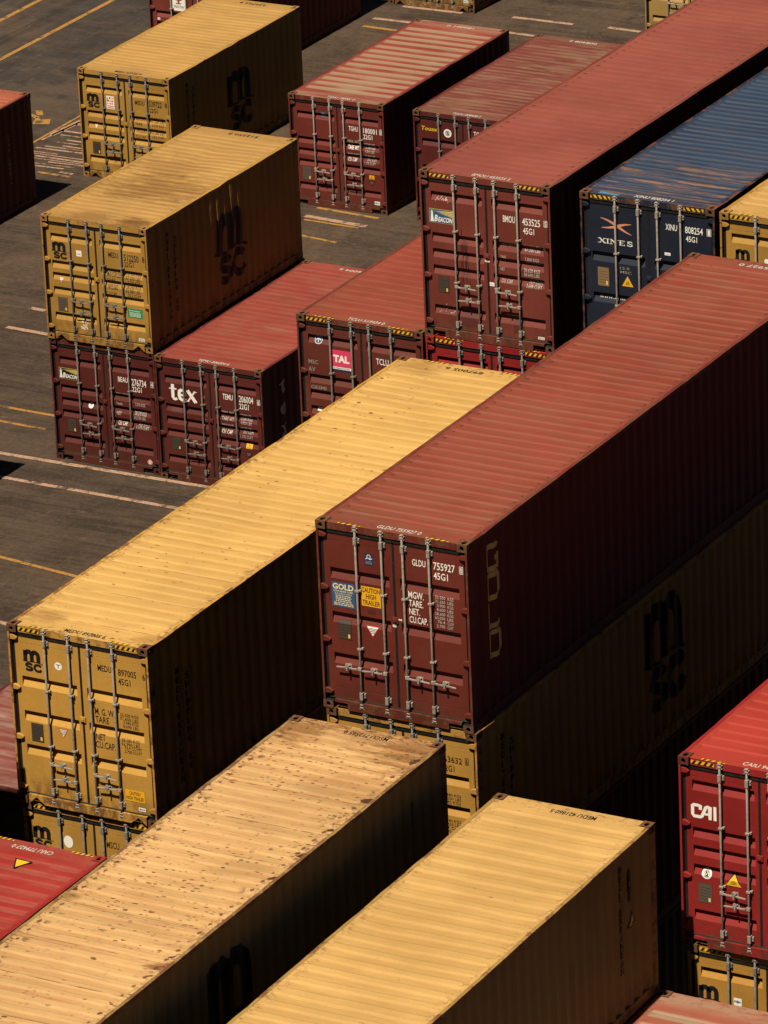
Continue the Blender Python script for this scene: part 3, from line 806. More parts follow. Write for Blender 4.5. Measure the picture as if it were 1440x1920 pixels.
    'R': [('cai', 0.165, 1.972, 0.388, 0.215), ('o', 'wr', 0.378, 1.126, 0.077), ('triupk', 0.678, 1.021, 0.24, 0.166), ('plateg', 0.256, 0.679, 0.201, 0.295)],
    'S': [('msc', 0.126, 1.886, 0.37, 0.372), ('rina', 0.689, 2.036, 0.123, 0.121)],
    'N': [('msc', 0.108, 2.143, 0.368, 0.345), ('o', 'w', 0.746, 2.331, 0.081), ('t', 'MSCU', 'k', 1.422, 2.369, 0.221, 0.102)],
    'O': [('t', 'MSCU', 'k', 1.361, 2.037, 0.174, 0.113), ('t', '063632', 'k', 1.802, 2.051, 0.36, 0.09), ('boxk6', 2.209, 2.055, 0.059, 0.106), ('t', '42G1', 'k', 1.831, 1.909, 0.202, 0.093), ('t', '30.480 KGS', 'k', 1.815, 1.515, 0.309, 0.042), ('t', '67.200 LBS', 'k', 1.813, 1.459, 0.309, 0.042), ('t', '3.740 KGS', 'k', 1.81, 1.402, 0.309, 0.042), ('t', '8.250 LBS', 'k', 1.808, 1.346, 0.309, 0.042), ('t', '26.740 KGS', 'k', 1.798, 1.106, 0.309, 0.043), ('t', '58.950 LBS', 'k', 1.796, 1.049, 0.309, 0.043), ('t', '67.7 CUM', 'k', 1.794, 0.992, 0.31, 0.043), ('t', '2.390 CUF', 'k', 1.791, 0.936, 0.31, 0.043)],
}

def stripes(d, x, z, w, h, flip=False, n=4):
    d.rect(x, z, w, h, 'hazard', 0)
    p = w / n
    for i in range(n):
        a = x + i * p + p * (0.02 if flip else 0.10)
        k = -0.42 * p if flip else 0.42 * p
        q = [(a + max(0, -k), z), (a + p * 0.48 + max(0, -k), z), (a + p * 0.48 + k + max(0, -k), z + h), (a + k + max(0, -k), z + h)]
        q = [(min(max(u, x), x + w), v) for u, v in q]
        d.poly(q, 'black', 1)

def big_m(d, x, z, w, h, key='black', lay=0):
    P = lambda pts: [(x + a * w, z + b * h) for a, b in pts]
    k = w * 0.195
    d.stroke(P([(0.15, 0.45), (0.15, 0.97)]), k, key, lay)
    d.stroke(P([(0.15, 0.74), (0.18, 0.86), (0.26, 0.925), (0.36, 0.925), (0.445, 0.86), (0.47, 0.76), (0.47, 0.46)]), k, key, lay)
    d.stroke(P([(0.47, 0.74), (0.50, 0.86), (0.58, 0.925), (0.68, 0.925), (0.765, 0.86), (0.79, 0.76), (0.79, 0.45)]), k, key, lay)
    d.stroke(P([(0.0, 0.475), (0.12, 0.445), (0.30, 0.43), (0.50, 0.455), (0.68, 0.46), (0.85, 0.435), (1.0, 0.385)]), h * 0.035, key, lay)
    s = h * 0.112
    d.stroke(P([(0.47, 0.285), (0.40, 0.335), (0.28, 0.345), (0.19, 0.315), (0.17, 0.255), (0.22, 0.21), (0.36, 0.175), (0.455, 0.135), (0.455, 0.075), (0.38, 0.035), (0.26, 0.03), (0.14, 0.075)]), s, key, lay)
    d.stroke(P([(0.90, 0.265), (0.83, 0.33), (0.72, 0.345), (0.62, 0.30), (0.575, 0.21), (0.585, 0.13), (0.65, 0.055), (0.74, 0.03), (0.84, 0.045), (0.92, 0.11)]), s * 1.05, key, lay)

def serif_word(d, s, x, z, w, h, key, lay=0, slant=0.0):
    """serif lettering: built-in outlines plus slab serifs, thick and thin strokes"""
    d.text(s, x, z, w, h, key, lay, 0.012, slant)

def lines(d, x, z, w, h, rows, key, lay=1, seed=3):
    """rows of tiny print, drawn as short dashes of word length"""
    rng = random.Random(seed)
    for i in range(rows):
        zz = z + h - (i + 0.72) * h / rows
        a = x
        while a < x + w * 0.96:
            k = min(rng.uniform(0.06, 0.2) * w, x + w - a)
            d.rect(a, zz, k, h / rows * 0.46, key, lay)
            a += k + w * 0.035

def sticker(kind, x, z, w, h, on, parent):
    """one label, plate or emblem as a part of its door"""
    fn, brk = on
    d = Decal()
    name, lab = 'sticker', None
    cx, cz = x + w / 2, z + h / 2
    if kind == 'msc':
        big_m(d, x, z, w, h); name = 'emblem'
    elif kind in ('plate', 'plateg', 'platet'):
        name = 'data_plate'
        d.rect(x - 0.006, z - 0.006, w + 0.012, h + 0.012, 'plate' if kind == 'plateg' else ('plate_grey' if kind == 'platet' else 'black'), 0)
        d.rect(x, z, w, h, {'plate': 'plate', 'plateg': 'plate_grey', 'platet': 'plate_tan'}[kind], 1)
        for i in range(5):
            d.rect(x + w * 0.1, z + h * (0.18 + 0.15 * i), w * 0.8, 0.003, 'black', 2)
        d.rect(x + w * 0.74, z + h * 0.08, w * 0.16, h * 0.2, 'gold', 2)
    elif kind in ('tridn', 'tridnk'):
        a, b = ('red', 'white') if kind == 'tridn' else ('hazard', 'black')
        if kind == 'tridnk':
            a = 'black'
        d.poly([(x, z + h), (cx, z), (x + w, z + h)], a, 0)
        d.poly([(x + w * 0.10, z + h * 0.93), (cx, z + h * 0.13), (x + w * 0.90, z + h * 0.93)], b, 1)
        for i, k in enumerate((0.62, 0.50, 0.38, 0.26)):
            d.rect(cx - w * k / 2, z + h * (0.80 - 0.14 * i), w * k, h * 0.045, 'smear' if kind == 'tridn' else 'chalk', 2)
    elif kind in ('triup', 'triupk'):
        if kind == 'triupk':
            d.poly([(x - 0.012, z - 0.008), (x + w + 0.012, z - 0.008), (cx + 0.02, z + h + 0.012), (cx - 0.02, z + h + 0.012)], 'black', 0)
        d.poly([(x, z), (x + w, z), (cx, z + h)], 'hazard', 1)
        for i in range(3):
            d.rect(cx - w * (0.2 - 0.04 * i), z + h * (0.16 + 0.13 * i), w * (0.4 - 0.08 * i), h * 0.05, 'black', 2)
    elif kind == 'caution2':
        d.rect(x, z, w, h, 'orange', 0)
        d.text('CAUTION', x + w * 0.22, z + h * 0.56, w * 0.56, h * 0.30, 'black', 1)
        d.text('HIGH TRAILER', x + w * 0.04, z + h * 0.13, w * 0.92, h * 0.30, 'black', 1)
    elif kind == 'caution3':
        d.rect(x, z, w, h, 'orange', 0)
        for i, (s, k) in enumerate((('CAUTION', 0.94), ('HIGH', 0.52), ('TRAILER', 0.92))):
            d.text(s, cx - w * k / 2, z + h * (0.70 - 0.315 * i), w * k, h * 0.235, 'black', 1)
    elif kind in ('tag', 'tagr'):
        d.rect(x, z, w, h, 'white', 0)
        d.rect(x + w * 0.12, z + h * 0.3, w * 0.76, h * 0.4, 'red' if kind == 'tagr' else 'sign_blue', 1)
        d.rect(x + w * 0.4, z + h * 0.42, w * 0.4, h * 0.16, 'white', 2)
    elif kind == 'white':
        d.rect(x, z, w, h, 'white', 0)
        d.rect(x + w * 0.2, z + h * 0.35, w * 0.6, h * 0.12, 'chalk', 1)
    elif kind == 'darkred':
        d.rect(x, z, w, h, 'dark_red', 0)
    elif kind == 'gold':
        d.rect(x, z, w, h, 'sign_blue', 0)
        d.text('GOLD', x + w * 0.05, z + h * 0.72, w * 0.9, h * 0.21, 'cream', 1, 0.03)
        d.text('CONTAINER CORP.', x + w * 0.07, z + h * 0.60, w * 0.86, h * 0.075, 'cream', 1)
        d.text('EUROPEAN OFFICE', x + w * 0.14, z + h * 0.51, w * 0.72, h * 0.05, 'cream', 1)
        lines(d, x + w * 0.16, z + h * 0.20, w * 0.68, h * 0.29, 4, 'cream', 1, 4)
        lines(d, x + w * 0.08, z + h * 0.05, w * 0.84, h * 0.14, 2, 'cream', 1, 5)
    elif kind in ('blue', 'bluet'):
        d.rect(x, z, w, h, 'navy' if kind == 'blue' else 'teal', 0)
        if kind == 'blue':
            d.ring(cx, z + h * 0.72, w * 0.17, w * 0.24, 'white', 1)
            d.stroke([(cx - w * 0.38, z + h * 0.5), (cx - w * 0.1, z + h * 0.62), (cx + w * 0.15, z + h * 0.5), (cx + w * 0.4, z + h * 0.58)], 0.012, 'white', 1)
            lines(d, x + w * 0.12, z + h * 0.08, w * 0.76, h * 0.28, 3, 'chalk', 1)
        else:
            d.text('GL', x + w * 0.25, z + h * 0.45, w * 0.5, h * 0.38, 'white', 1, 0.03)
            d.rect(x + w * 0.15, z + h * 0.18, w * 0.7, h * 0.10, 'chalk', 1)
    elif kind in ('beacon', 'beaconk'):
        dark = 'sign_blue' if kind == 'beacon' else 'black'
        d.rect(x - 0.006, z - 0.006, w + 0.012, h + 0.012, 'beam', 0)
        d.rect(x, z, w, h, dark, 1)
        d.poly([(x + w * 0.14, z + h * 0.86), (x + w, z + h * 0.50), (x + w, z + h * 0.95)], 'beam', 2)
        for i in range(3):
            d.stroke([(x + w * 0.16, z + h * 0.85), (x + w, z + h * (0.58 + 0.13 * i))], 0.002, dark, 3, 0.007)
        d.poly([(x + w * 0.03, z + h * 0.06), (x + w * 0.17, z + h * 0.06), (x + w * 0.135, z + h * 0.72), (x + w * 0.065, z + h * 0.72)], 'white', 2)
        d.rect(x + w * 0.045, z + h * 0.70, w * 0.11, h * 0.08, 'white', 3)
        d.disc(x + w * 0.10, z + h * 0.86, w * 0.032, 'white', 3)
        d.text('B', x + w * 0.19, z + h * 0.10, w * 0.14, h * 0.46, 'white', 2, 0.03, 0.2)
        d.text('EACON', x + w * 0.36, z + h * 0.10, w * 0.60, h * 0.34, 'white', 2, 0.03, 0.2)
    elif kind == 'xlogo':
        name = 'emblem'
        A = [(0.0, 0.98), (0.22, 0.86), (0.45, 0.64), (0.62, 0.42), (0.80, 0.20), (1.0, 0.02)]
        B = [(0.03, 0.30), (0.25, 0.34), (0.45, 0.44), (0.62, 0.58), (0.80, 0.70), (1.0, 0.76)]
        wd = [0.10, 0.6, 1.0, 1.0, 0.6, 0.08]
        for C in (A, B):
            P = [(x + a * w, z + b * h) for a, b in C]
            for i in range(5):
                d.stroke([P[i], ((P[i][0] + P[i + 1][0]) / 2, (P[i][1] + P[i + 1][1]) / 2), P[i + 1]], 0.040 * wd[i] + 0.006, 'salmon', 0 if C is A else 1, 0.040 * wd[i + 1] + 0.006)
    elif kind == 'xines':
        name = 'lettering'
        # X I N E S with slab serifs
        T, t, sf = h * 0.24, h * 0.11, h * 0.10
        cw = w / 5.0
        def ser(xc, zz, wd):
            d.rect(xc - wd / 2, zz, wd, sf, 'white', 1)
        a = x
        d.stroke([(a + cw * 0.15, z + h), (a + cw * 0.95, z)], T, 'white', 0); d.stroke([(a + cw * 0.92, z + h), (a + cw * 0.12, z)], t, 'white', 1)
        for xc, zz in ((0.17, h - sf), (0.90, h - sf), (0.14, 0), (0.94, 0)):
            ser(a + cw * xc, z + zz, cw * 0.42)
        a = x + cw * 1.30
        d.rect(a - T / 2, z, T, h, 'white', 0); ser(a, z, cw * 0.42); ser(a, z + h - sf, cw * 0.42)
        a = x + cw * 1.72
        d.rect(a + t * 0.3, z, t, h, 'white', 0); d.rect(a + cw * 0.86, z, t, h, 'white', 0)
        d.stroke([(a + t * 0.8, z + h), (a + cw * 0.86 + t * 0.5, z)], T, 'white', 1)
        ser(a + t, z, cw * 0.38); ser(a + cw * 0.05, z + h - sf, cw * 0.30); ser(a + cw * 0.92, z + h - sf, cw * 0.38)
        a = x + cw * 3.00
        d.rect(a, z, T, h, 'white', 0)
        for zz, wd in ((0, 0.82), (h - sf, 0.78), (h * 0.45, 0.58)):
            d.rect(a - cw * 0.1, z + zz, cw * wd, sf, 'white', 1)
        d.rect(a + cw * 0.62, z, sf, h * 0.26, 'white', 2); d.rect(a + cw * 0.58, z + h * 0.74, sf, h * 0.26, 'white', 2)
        a = x + cw * 3.93
        d.stroke([(a + cw * 0.80, z + h * 0.74), (a + cw * 0.70, z + h * 0.92), (a + cw * 0.45, z + h * 0.96), (a + cw * 0.16, z + h * 0.84), (a + cw * 0.18, z + h * 0.64),
                  (a + cw * 0.48, z + h * 0.50), (a + cw * 0.78, z + h * 0.36), (a + cw * 0.80, z + h * 0.16), (a + cw * 0.52, z + h * 0.03), (a + cw * 0.22, z + h * 0.08), (a + cw * 0.08, z + h * 0.28)], T * 0.62, 'white', 0)
    elif kind == 'tex':
        name = 'lettering'
        tall, T, t, sf = h, w * 0.115, w * 0.05, h * 0.06
        xh = h * 0.70
        # t
        d.rect(x + w * 0.07, z + h * 0.10, T, h * 0.86, 'white', 0)
        d.stroke([(x + w * 0.13, z + h * 0.12), (x + w * 0.16, z + h * 0.04), (x + w * 0.22, z + h * 0.03), (x + w * 0.28, z + h * 0.10)], T * 0.7, 'white', 1)
        d.poly([(x, z + xh - sf), (x + w * 0.27, z + xh - sf), (x + w * 0.27, z + xh + sf * 0.6), (x, z + xh + sf * 0.2)], 'white', 2)
        # e
        ex, ew = x + w * 0.30, w * 0.30
        d.stroke([(ex + ew * 0.18, z + xh * 0.50), (ex + ew * 0.95, z + xh * 0.50), (ex + ew * 0.92, z + xh * 0.72), (ex + ew * 0.74, z + xh * 0.92), (ex + ew * 0.50, z + xh * 0.97)], t * 1.15, 'white', 0)
        d.stroke([(ex + ew * 0.55, z + xh * 0.97), (ex + ew * 0.26, z + xh * 0.84), (ex + ew * 0.18, z + xh * 0.50), (ex + ew * 0.30, z + xh * 0.16), (ex + ew * 0.62, z + xh * 0.05)], T * 0.95, 'white', 1)
        d.stroke([(ex + ew * 0.60, z + xh * 0.06), (ex + ew * 0.80, z + xh * 0.08), (ex + ew * 1.0, z + xh * 0.24)], t * 1.3, 'white', 2)
        # x
        ax, aw = x + w * 0.62, w * 0.38
        d.stroke([(ax + aw * 0.14, z + xh), (ax + aw * 0.90, z)], T * 1.05, 'white', 0)
        d.stroke([(ax + aw * 0.86, z + xh), (ax + aw * 0.12, z)], t, 'white', 1)
        for xc, zz in ((0.18, xh - sf), (0.86, xh - sf), (0.10, 0), (0.88, 0)):
            d.rect(ax + aw * (xc - 0.17), z + zz, aw * 0.34, sf * 0.8, 'white', 2)
    elif kind == 'tal':
        d.rect(x, z + h * 0.20, w, h * 0.80, 'pink', 0)
        d.rect(x, z + h * 0.09, w, h * 0.11, 'white', 0)
        d.rect(x, z, w, h * 0.09, 'navy', 0)
        d.text('TAL', x + w * 0.06, z + h * 0.44, w * 0.86, h * 0.30, 'white', 1, 0.05)
        d.text('INTERNATIONAL', x + w * 0.05, z + h * 0.115, w * 0.9, h * 0.055, 'black', 1)
    elif kind == 'eco':
        d.rect(x, z, w, h, 'green', 0)
        d.text('Eco-Container', x + w * 0.10, z + h * 0.70, w * 0.74, h * 0.16, 'white', 1)
        lines(d, x + w * 0.12, z + h * 0.10, w * 0.76, h * 0.50, 4, 'white', 1, 8)
    elif kind == 'smudge':
        name = 'paint_smudge'
        rng = random.Random(5)
        for i in range(16):
            d.stroke([(x + rng.random() * w, z + rng.random() * h), (x + rng.random() * w, z + rng.random() * h)], rng.uniform(0.006, 0.02), 'white', i % 3, 0.004)
    elif kind == 'smear':
        name = 'dirt_smear'
        rng = random.Random(9)
        for i in range(7):
            a = x + w * rng.random()
            z_ = z + h * rng.uniform(0.35, 1.0)
            q = [(a, z_)]
            while q[-1][1] > z + h * 0.05 and len(q) < 9:
                q.append((q[-1][0] + rng.gauss(0, 0.012), q[-1][1] - h * rng.uniform(0.06, 0.13)))
            d.stroke(q, rng.uniform(0.012, 0.045), 'smear' if i % 2 else 'dark_red', i % 3, 0.004)
    elif kind == 'scuffs':
        name = 'scuff_mark'
        rng = random.Random(int(x * 100 + z * 10))
        for i in range(14):
            a, c = x + w * rng.random(), z + h * rng.random()
            d.stroke([(a, c), (a + rng.gauss(0, 0.03), c + rng.gauss(0, 0.03))], rng.uniform(0.004, 0.012), 'scuff', i % 2, 0.003)
    elif kind == 'overpaint':
        name = 'paint_patch'
        d.rect(x, z, w, h, 'dark_paint', 0)
    elif kind == 'redw':
        d.rect(x, z, w, h, 'white', 0)
        rng = random.Random(4)
        for i in range(9):
            d.rect(x + w * (0.06 + 0.3 * (i % 3)), z + h * (0.36 + 0.2 * (i // 3)), w * rng.uniform(0.14, 0.27), h * rng.uniform(0.09, 0.17), 'red' if i % 4 else 'orange', 1)
        d.rect(x + w * 0.1, z + h * 0.2, w * 0.8, h * 0.06, 'red', 1)
        d.rect(x + w * 0.1, z + h * 0.07, w * 0.8, h * 0.06, 'red', 1)
    elif kind == 'orange':
        d.rect(x, z, w, h, 'orange', 0)
        d.poly([(cx - w * 0.15, z + h * 0.72), (cx + w * 0.15, z + h * 0.72), (cx, z + h * 0.45)], 'smear', 1)
        d.rect(x + w * 0.15, z + h * 0.16, w * 0.7, h * 0.10, 'smear', 1)
    elif kind == 'triton':
        d.rect(x, z, w, h, 'white', 0)
        d.stroke([(cx, z + h * 0.36), (cx, z + h * 0.90)], w * 0.16, 'orange_rust', 1)
        d.stroke([(cx - w * 0.28, z + h * 0.72), (cx - w * 0.20, z + h * 0.55), (cx, z + h * 0.50), (cx + w * 0.20, z + h * 0.55), (cx + w * 0.28, z + h * 0.72)], w * 0.10, 'orange_rust', 2)
        d.rect(cx - w * 0.2, z + h * 0.33, w * 0.4, h * 0.05, 'orange_rust', 2)
        d.text('TRITON', x + w * 0.09, z + h * 0.14, w * 0.82, h * 0.11, 'black', 1)
    elif kind == 'cai':
        name = 'lettering'
        s = h * 0.21
        P = lambda *q: [(x + a * w, z + b * h) for a, b in q]
        d.stroke(P((0.36, 0.60), (0.36, 0.88), (0.30, 0.90), (0.10, 0.90), (0.05, 0.84), (0.05, 0.20), (0.10, 0.10), (0.36, 0.10), (0.42, 0.16), (0.58, 0.84), (0.66, 0.90), (0.74, 0.90), (0.74, 0.0)), s, 'white', 0)
        d.rect(x + w * 0.52, z + h * 0.28, w * 0.2, s * 0.8, 'white', 1)
        d.rect(x + w * 0.88, z, s, h, 'white', 0)
    elif kind == 'rina':
        d.rect(x, z, w, h, 'white', 0)
        d.text('RINA', x + w * 0.08, z + h * 0.40, w * 0.84, h * 0.26, 'black', 1, 0.03)
        d.poly([(cx, z + h * 0.25), (cx + w * 0.12, z + h * 0.5), (cx, z + h * 0.78), (cx - w * 0.05, z + h * 0.5)], 'blue', 2)
    elif kind.startswith('box'):
        name = 'lettering'
        key = 'black' if 'k' in kind else 'white'
        b = 0.007
        for q in ((x, z, w, b), (x, z + h - b, w, b), (x, z + b, b, h - 2 * b), (x + w - b, z + b, b, h - 2 * b)):
            d.rect(*q, key, 0)
        d.text(kind[-1], x + w * 0.24, z + h * 0.14, w * 0.52, h * 0.70, key, 0, 0.02)
    d.cut(brk, 1)
    return d.done(name, fn, parent)

def round_sticker(c, x, z, r, on, parent):
    fn, brk = on
    d = Decal()
    d.disc(x, z, r, 'blue' if c == 'b' else 'white', 0, r * (1.25 if c == 'w' and r > 0.075 else 1.0))
    if c == 'b':
        d.ring(x, z, r * 0.86, r * 0.97, 'white', 1)
        d.stroke([(x - r * 0.6, z - r * 0.1), (x, z + r * 0.35), (x + r * 0.6, z - r * 0.1)], r * 0.16, 'white', 1)
        d.stroke([(x, z + r * 0.7), (x, z - r * 0.6)], r * 0.14, 'white', 2)
    elif c == 'rw':
        d.ring(x, z, r * 0.62, r * 0.88, 'red', 1)
        d.rect(x - r * 0.45, z - r * 0.12, r * 0.9, r * 0.24, 'red', 1)
    elif c == 'wr':
        d.ring(x, z, r * 0.52, r * 0.62, 'smear', 1)
        d.rect(x - r * 0.3, z - r * 0.4, r * 0.6, r * 0.8, 'smear', 1)
        d.stroke([(x - r * 0.2, z - r * 0.3), (x + r * 0.2, z + r * 0.3)], r * 0.1, 'white', 2)
    elif 0.05 < r < 0.07:
        d.stroke([(x, z - r * 0.5), (x, z + r * 0.3)], r * 0.16, 'smear', 1)
        d.stroke([(x - r * 0.5, z + r * 0.42), (x, z + r * 0.3), (x + r * 0.5, z + r * 0.42)], r * 0.16, 'smear', 2)
    d.cut(brk, 1)
    return d.done('sticker', fn, parent)

ROOF_INK = {'white': 'print', 'black': 'black'}
INKS = {'w': 'white', 'k': 'black', 'c': 'chalk', 'y': 'yellow'}

def container(label, pose, L, H, pat, wall, roof, casting=None, sill='rect', marks=(), roof_text=None, far_text=None,
              roof_ink='white', side=None, hazard='', group=None, pitch=0.209, depth=0.020, bow=0.0, gold_handles=False,
              seed=1, dents=0.0, roof_shape=None, far_hazard=False, frame=None, steel=None):
    x, y, z, th = pose
    root = bpy.data.objects.new('shipping_container', None)
    col.objects.link(root)
    root.empty_display_size = 0.5
    root.location = (x, y, z)
    root.rotation_euler = (0, 0, th)
    root['label'] = label
    root['category'] = 'shipping container'
    root['group'] = group or 'shipping containers in the yard'
    fr = put('frame', cached(('frame', L, H, sill), lambda: frame_mesh(L, H, sill)), frame or wall, root)
    cm = casting or CAST_RUST
    for sx in (-1, 1):
        for sy in (-1, 1):
            for sz in (-1, 1):
                o = put('corner_casting', cached(('cast', sx, sy, sz), lambda: casting_mesh(sx, sy, sz)), (cm, RUBBER_AND_SHADE), root)
                o.location = (0 if sx < 0 else W - 0.162, 0 if sy < 0 else L - 0.178, 0 if sz < 0 else H - 0.118)
    right = put('side_wall', cached(('side', L, H, 1, bow), lambda: side_mesh(L, H, True, bow, seed)), wall, root)
    put('side_wall', cached(('side', L, H, 0), lambda: side_mesh(L, H, False, 0, seed + 5)), wall, root)
    put('end_wall', cached(('end', L, H), lambda: end_mesh(L, H)), wall, root)
    rf = put('roof', cached(('roof', L, H, pitch, depth, roof_shape), lambda: roof_mesh(L, H, pitch, depth, seed, 0.30, dents)), roof, root)
    on = on_door(H, pat)
    leaves = []
    for s in (0, 1):
        dr = put('door', cached(('door', H, pat, s), lambda: door_mesh(H, pat, s)), wall, root)
        leaves.append(dr)
        put('gasket', cached(('gasket', H, s), lambda: gasket_mesh(H, s)), (RUBBER_AND_SHADE, RUBBER_DUSTY), dr)
        for k in (0, 1):
            rx = RODS[2 * s + k]
            put('lock_rod', cached(('rod', H, rx), lambda: rod_mesh(H, rx)), steel or STEEL, dr)
            if gold_handles:
                hz, d_ = 0.69, (-1 if s == 0 else 1)
            else:
                hz, d_ = ((0.86 if k == 0 else 0.65) if H < 2.7 else (0.93 if k == 0 else 0.73)), (1 if k == 0 else -1)
                if pat == 'three_high':
                    hz -= 0.23
                hz = round(hz + ((seed * 7 + k * 5 + s * 3) % 9 - 4) * 0.006, 3)
            put('handle', cached(('handle', rx, hz, d_), lambda: handle_mesh(rx, hz, d_)), steel or STEEL, dr)
        for hz in (0.26, 0.26 + (H - 0.47) / 3, 0.26 + (H - 0.47) * 2 / 3, H - 0.21):
            put('hinge', cached(('hinge', round(hz, 3), s), lambda: hinge_mesh(hz, s)), wall, dr)
    put('door_catch', cached(('catch', H), lambda: catch_mesh(H)), wall, leaves[1])
    # writing on the doors: every line a mesh, the rows of small figures together
    small = [Decal(), Decal(), Decal()]
    for mk in marks:
        i = 0 if mk[1 if mk[0] not in ('t', 'o') else (3 if mk[0] == 't' else 2)] < 1.21 else 1
        if mk[0] == 't':
            _, s, ck, tx, tz, tw, tc = mk
            d = Decal() if tc > 0.075 else small[2 if tx > 1.85 else i]
            d.text(s, tx, tz, tw, tc, INKS[ck] if tc > 0.075 or ck != 'w' else 'print', 0, 0.004 if ck == 'c' else (0.008 if tc > 0.08 else 0.0), 0.18 if s == 'Touax' else 0.0)
            if tc > 0.075:
                d.cut(on[1], 1)
                d.done('lettering', on[0], leaves[i])
        elif mk[0] == 'o':
            round_sticker(*mk[1:5], on, leaves[i])
        else:
            sticker(*mk[:5], on, leaves[i])
    for i in (0, 1, 2):
        if len(small[i].bm.verts):
            small[i].cut(on[1], 1)
            small[i].done(('lettering', 'weight_headings', 'weight_figures')[i], on[0], leaves[min(i, 1)])
        else:
            small[i].bm.free()
    top = lambda u, v, lay: (u, v, H - 0.0115 + EPS + STEP * lay)
    if roof_text:
        d = Decal()
        d.text(roof_text, 0.93, 0.105, 0.70, 0.105, ROOF_INK[roof_ink], 0, 0.012)
        d.done('lettering', top, rf)
    if far_text:
        d = Decal()
        d.text(far_text, 0.93, 0.105, 0.70, 0.105, ROOF_INK[roof_ink], 0, 0.012, turn=lambda p: (2.56 - p[0], L - p[1] - 0.05))
        d.done('lettering', top, rf)
    spots_ = [(a, 0.034, 0.040) for a in (0.34, 1.76)] if 'r' in hazard else []
    spots_ += [(a, L - 0.062, 0.045) for a in (0.50, 1.86)] if far_hazard else []
    for a, v0, hh in spots_:
        d = Decal()
        stripes(d, a, v0, 0.36, hh)
        d.done('hazard_stripes', top, rf)
    if 'h' in hazard or 'H' in hazard:
        for a in (0.200, W - 0.555):
            d = Decal()
            stripes(d, a - 0.012, H - 0.088, 0.355, 0.052, 'H' in hazard)
            d.done('hazard_stripes', lambda u, v, lay: (u, 0.030 - EPS - STEP * lay, v), fr)
    if side:
        pr = side_profile(L)
        ph = None
        fn = lambda u, v, lay: (W - 0.012 - lerp_profile(pr, u) + 0.0085 + STEP * lay + bulge(u, v, L, H, bow) * min(1.0, (v - 0.15) * 3, (H - 0.07 - v) * 3), u, v)
        for kind in side:
            d = Decal()
            if kind[0] == 'emblem':
                big_m(d, *kind[1:])
            elif kind[0] == 'stack':
                _, s, yc, zt, zb, w_, h_, key = kind
                for i, ch in enumerate(s):
                    if ch != ' ':
                        zz = zt - h_ - (zt - zb - h_) * i / max(1, len(s) - 1)
                        if ch in 'GOLD' and key == 'gold':
                            q = {'G': [(0.95, 0.80), (0.82, 0.95), (0.18, 0.95), (0.05, 0.80), (0.05, 0.20), (0.18, 0.05), (0.95, 0.05), (0.95, 0.45), (0.55, 0.45)],
                                 'O': [(0.5, 0.95), (0.18, 0.95), (0.05, 0.80), (0.05, 0.20), (0.18, 0.05), (0.82, 0.05), (0.95, 0.20), (0.95, 0.80), (0.82, 0.95), (0.5, 0.95)],
                                 'L': [(0.06, 1.0), (0.06, 0.07), (0.98, 0.07)],
                                 'D': [(0.06, 0.05), (0.06, 0.95), (0.80, 0.95), (0.95, 0.80), (0.95, 0.20), (0.80, 0.05), (0.06, 0.05)]}[ch]
                            d.stroke([(yc - w_ / 2 + a * w_, zz + b * h_) for a, b in q], 0.078, key, i % 2)
                        else:
                            d.text(ch, yc - w_ / 2, zz, 0 if ch == 'I' else w_, h_, key, 0, 0.02)
            elif kind[0] == 'tri':
                _, y_, z_, w_, h_ = kind
                d.poly([(y_ - 0.03, z_ - 0.02), (y_ + w_ + 0.03, z_ - 0.02), (y_ + w_ / 2, z_ + h_ + 0.04)], 'black', 0)
                d.poly([(y_, z_), (y_ + w_, z_), (y_ + w_ / 2, z_ + h_)], 'hazard', 1)
            d.cut([p[0] for p in pr], 0)
            zs = [0.15 + (H - 0.22) * k / 8 for k in range(9)]
            d.cut(zs, 1)
            d.done('emblem' if kind[0] == 'emblem' else ('sticker' if kind[0] == 'tri' else 'lettering'), fn, right)
    return root

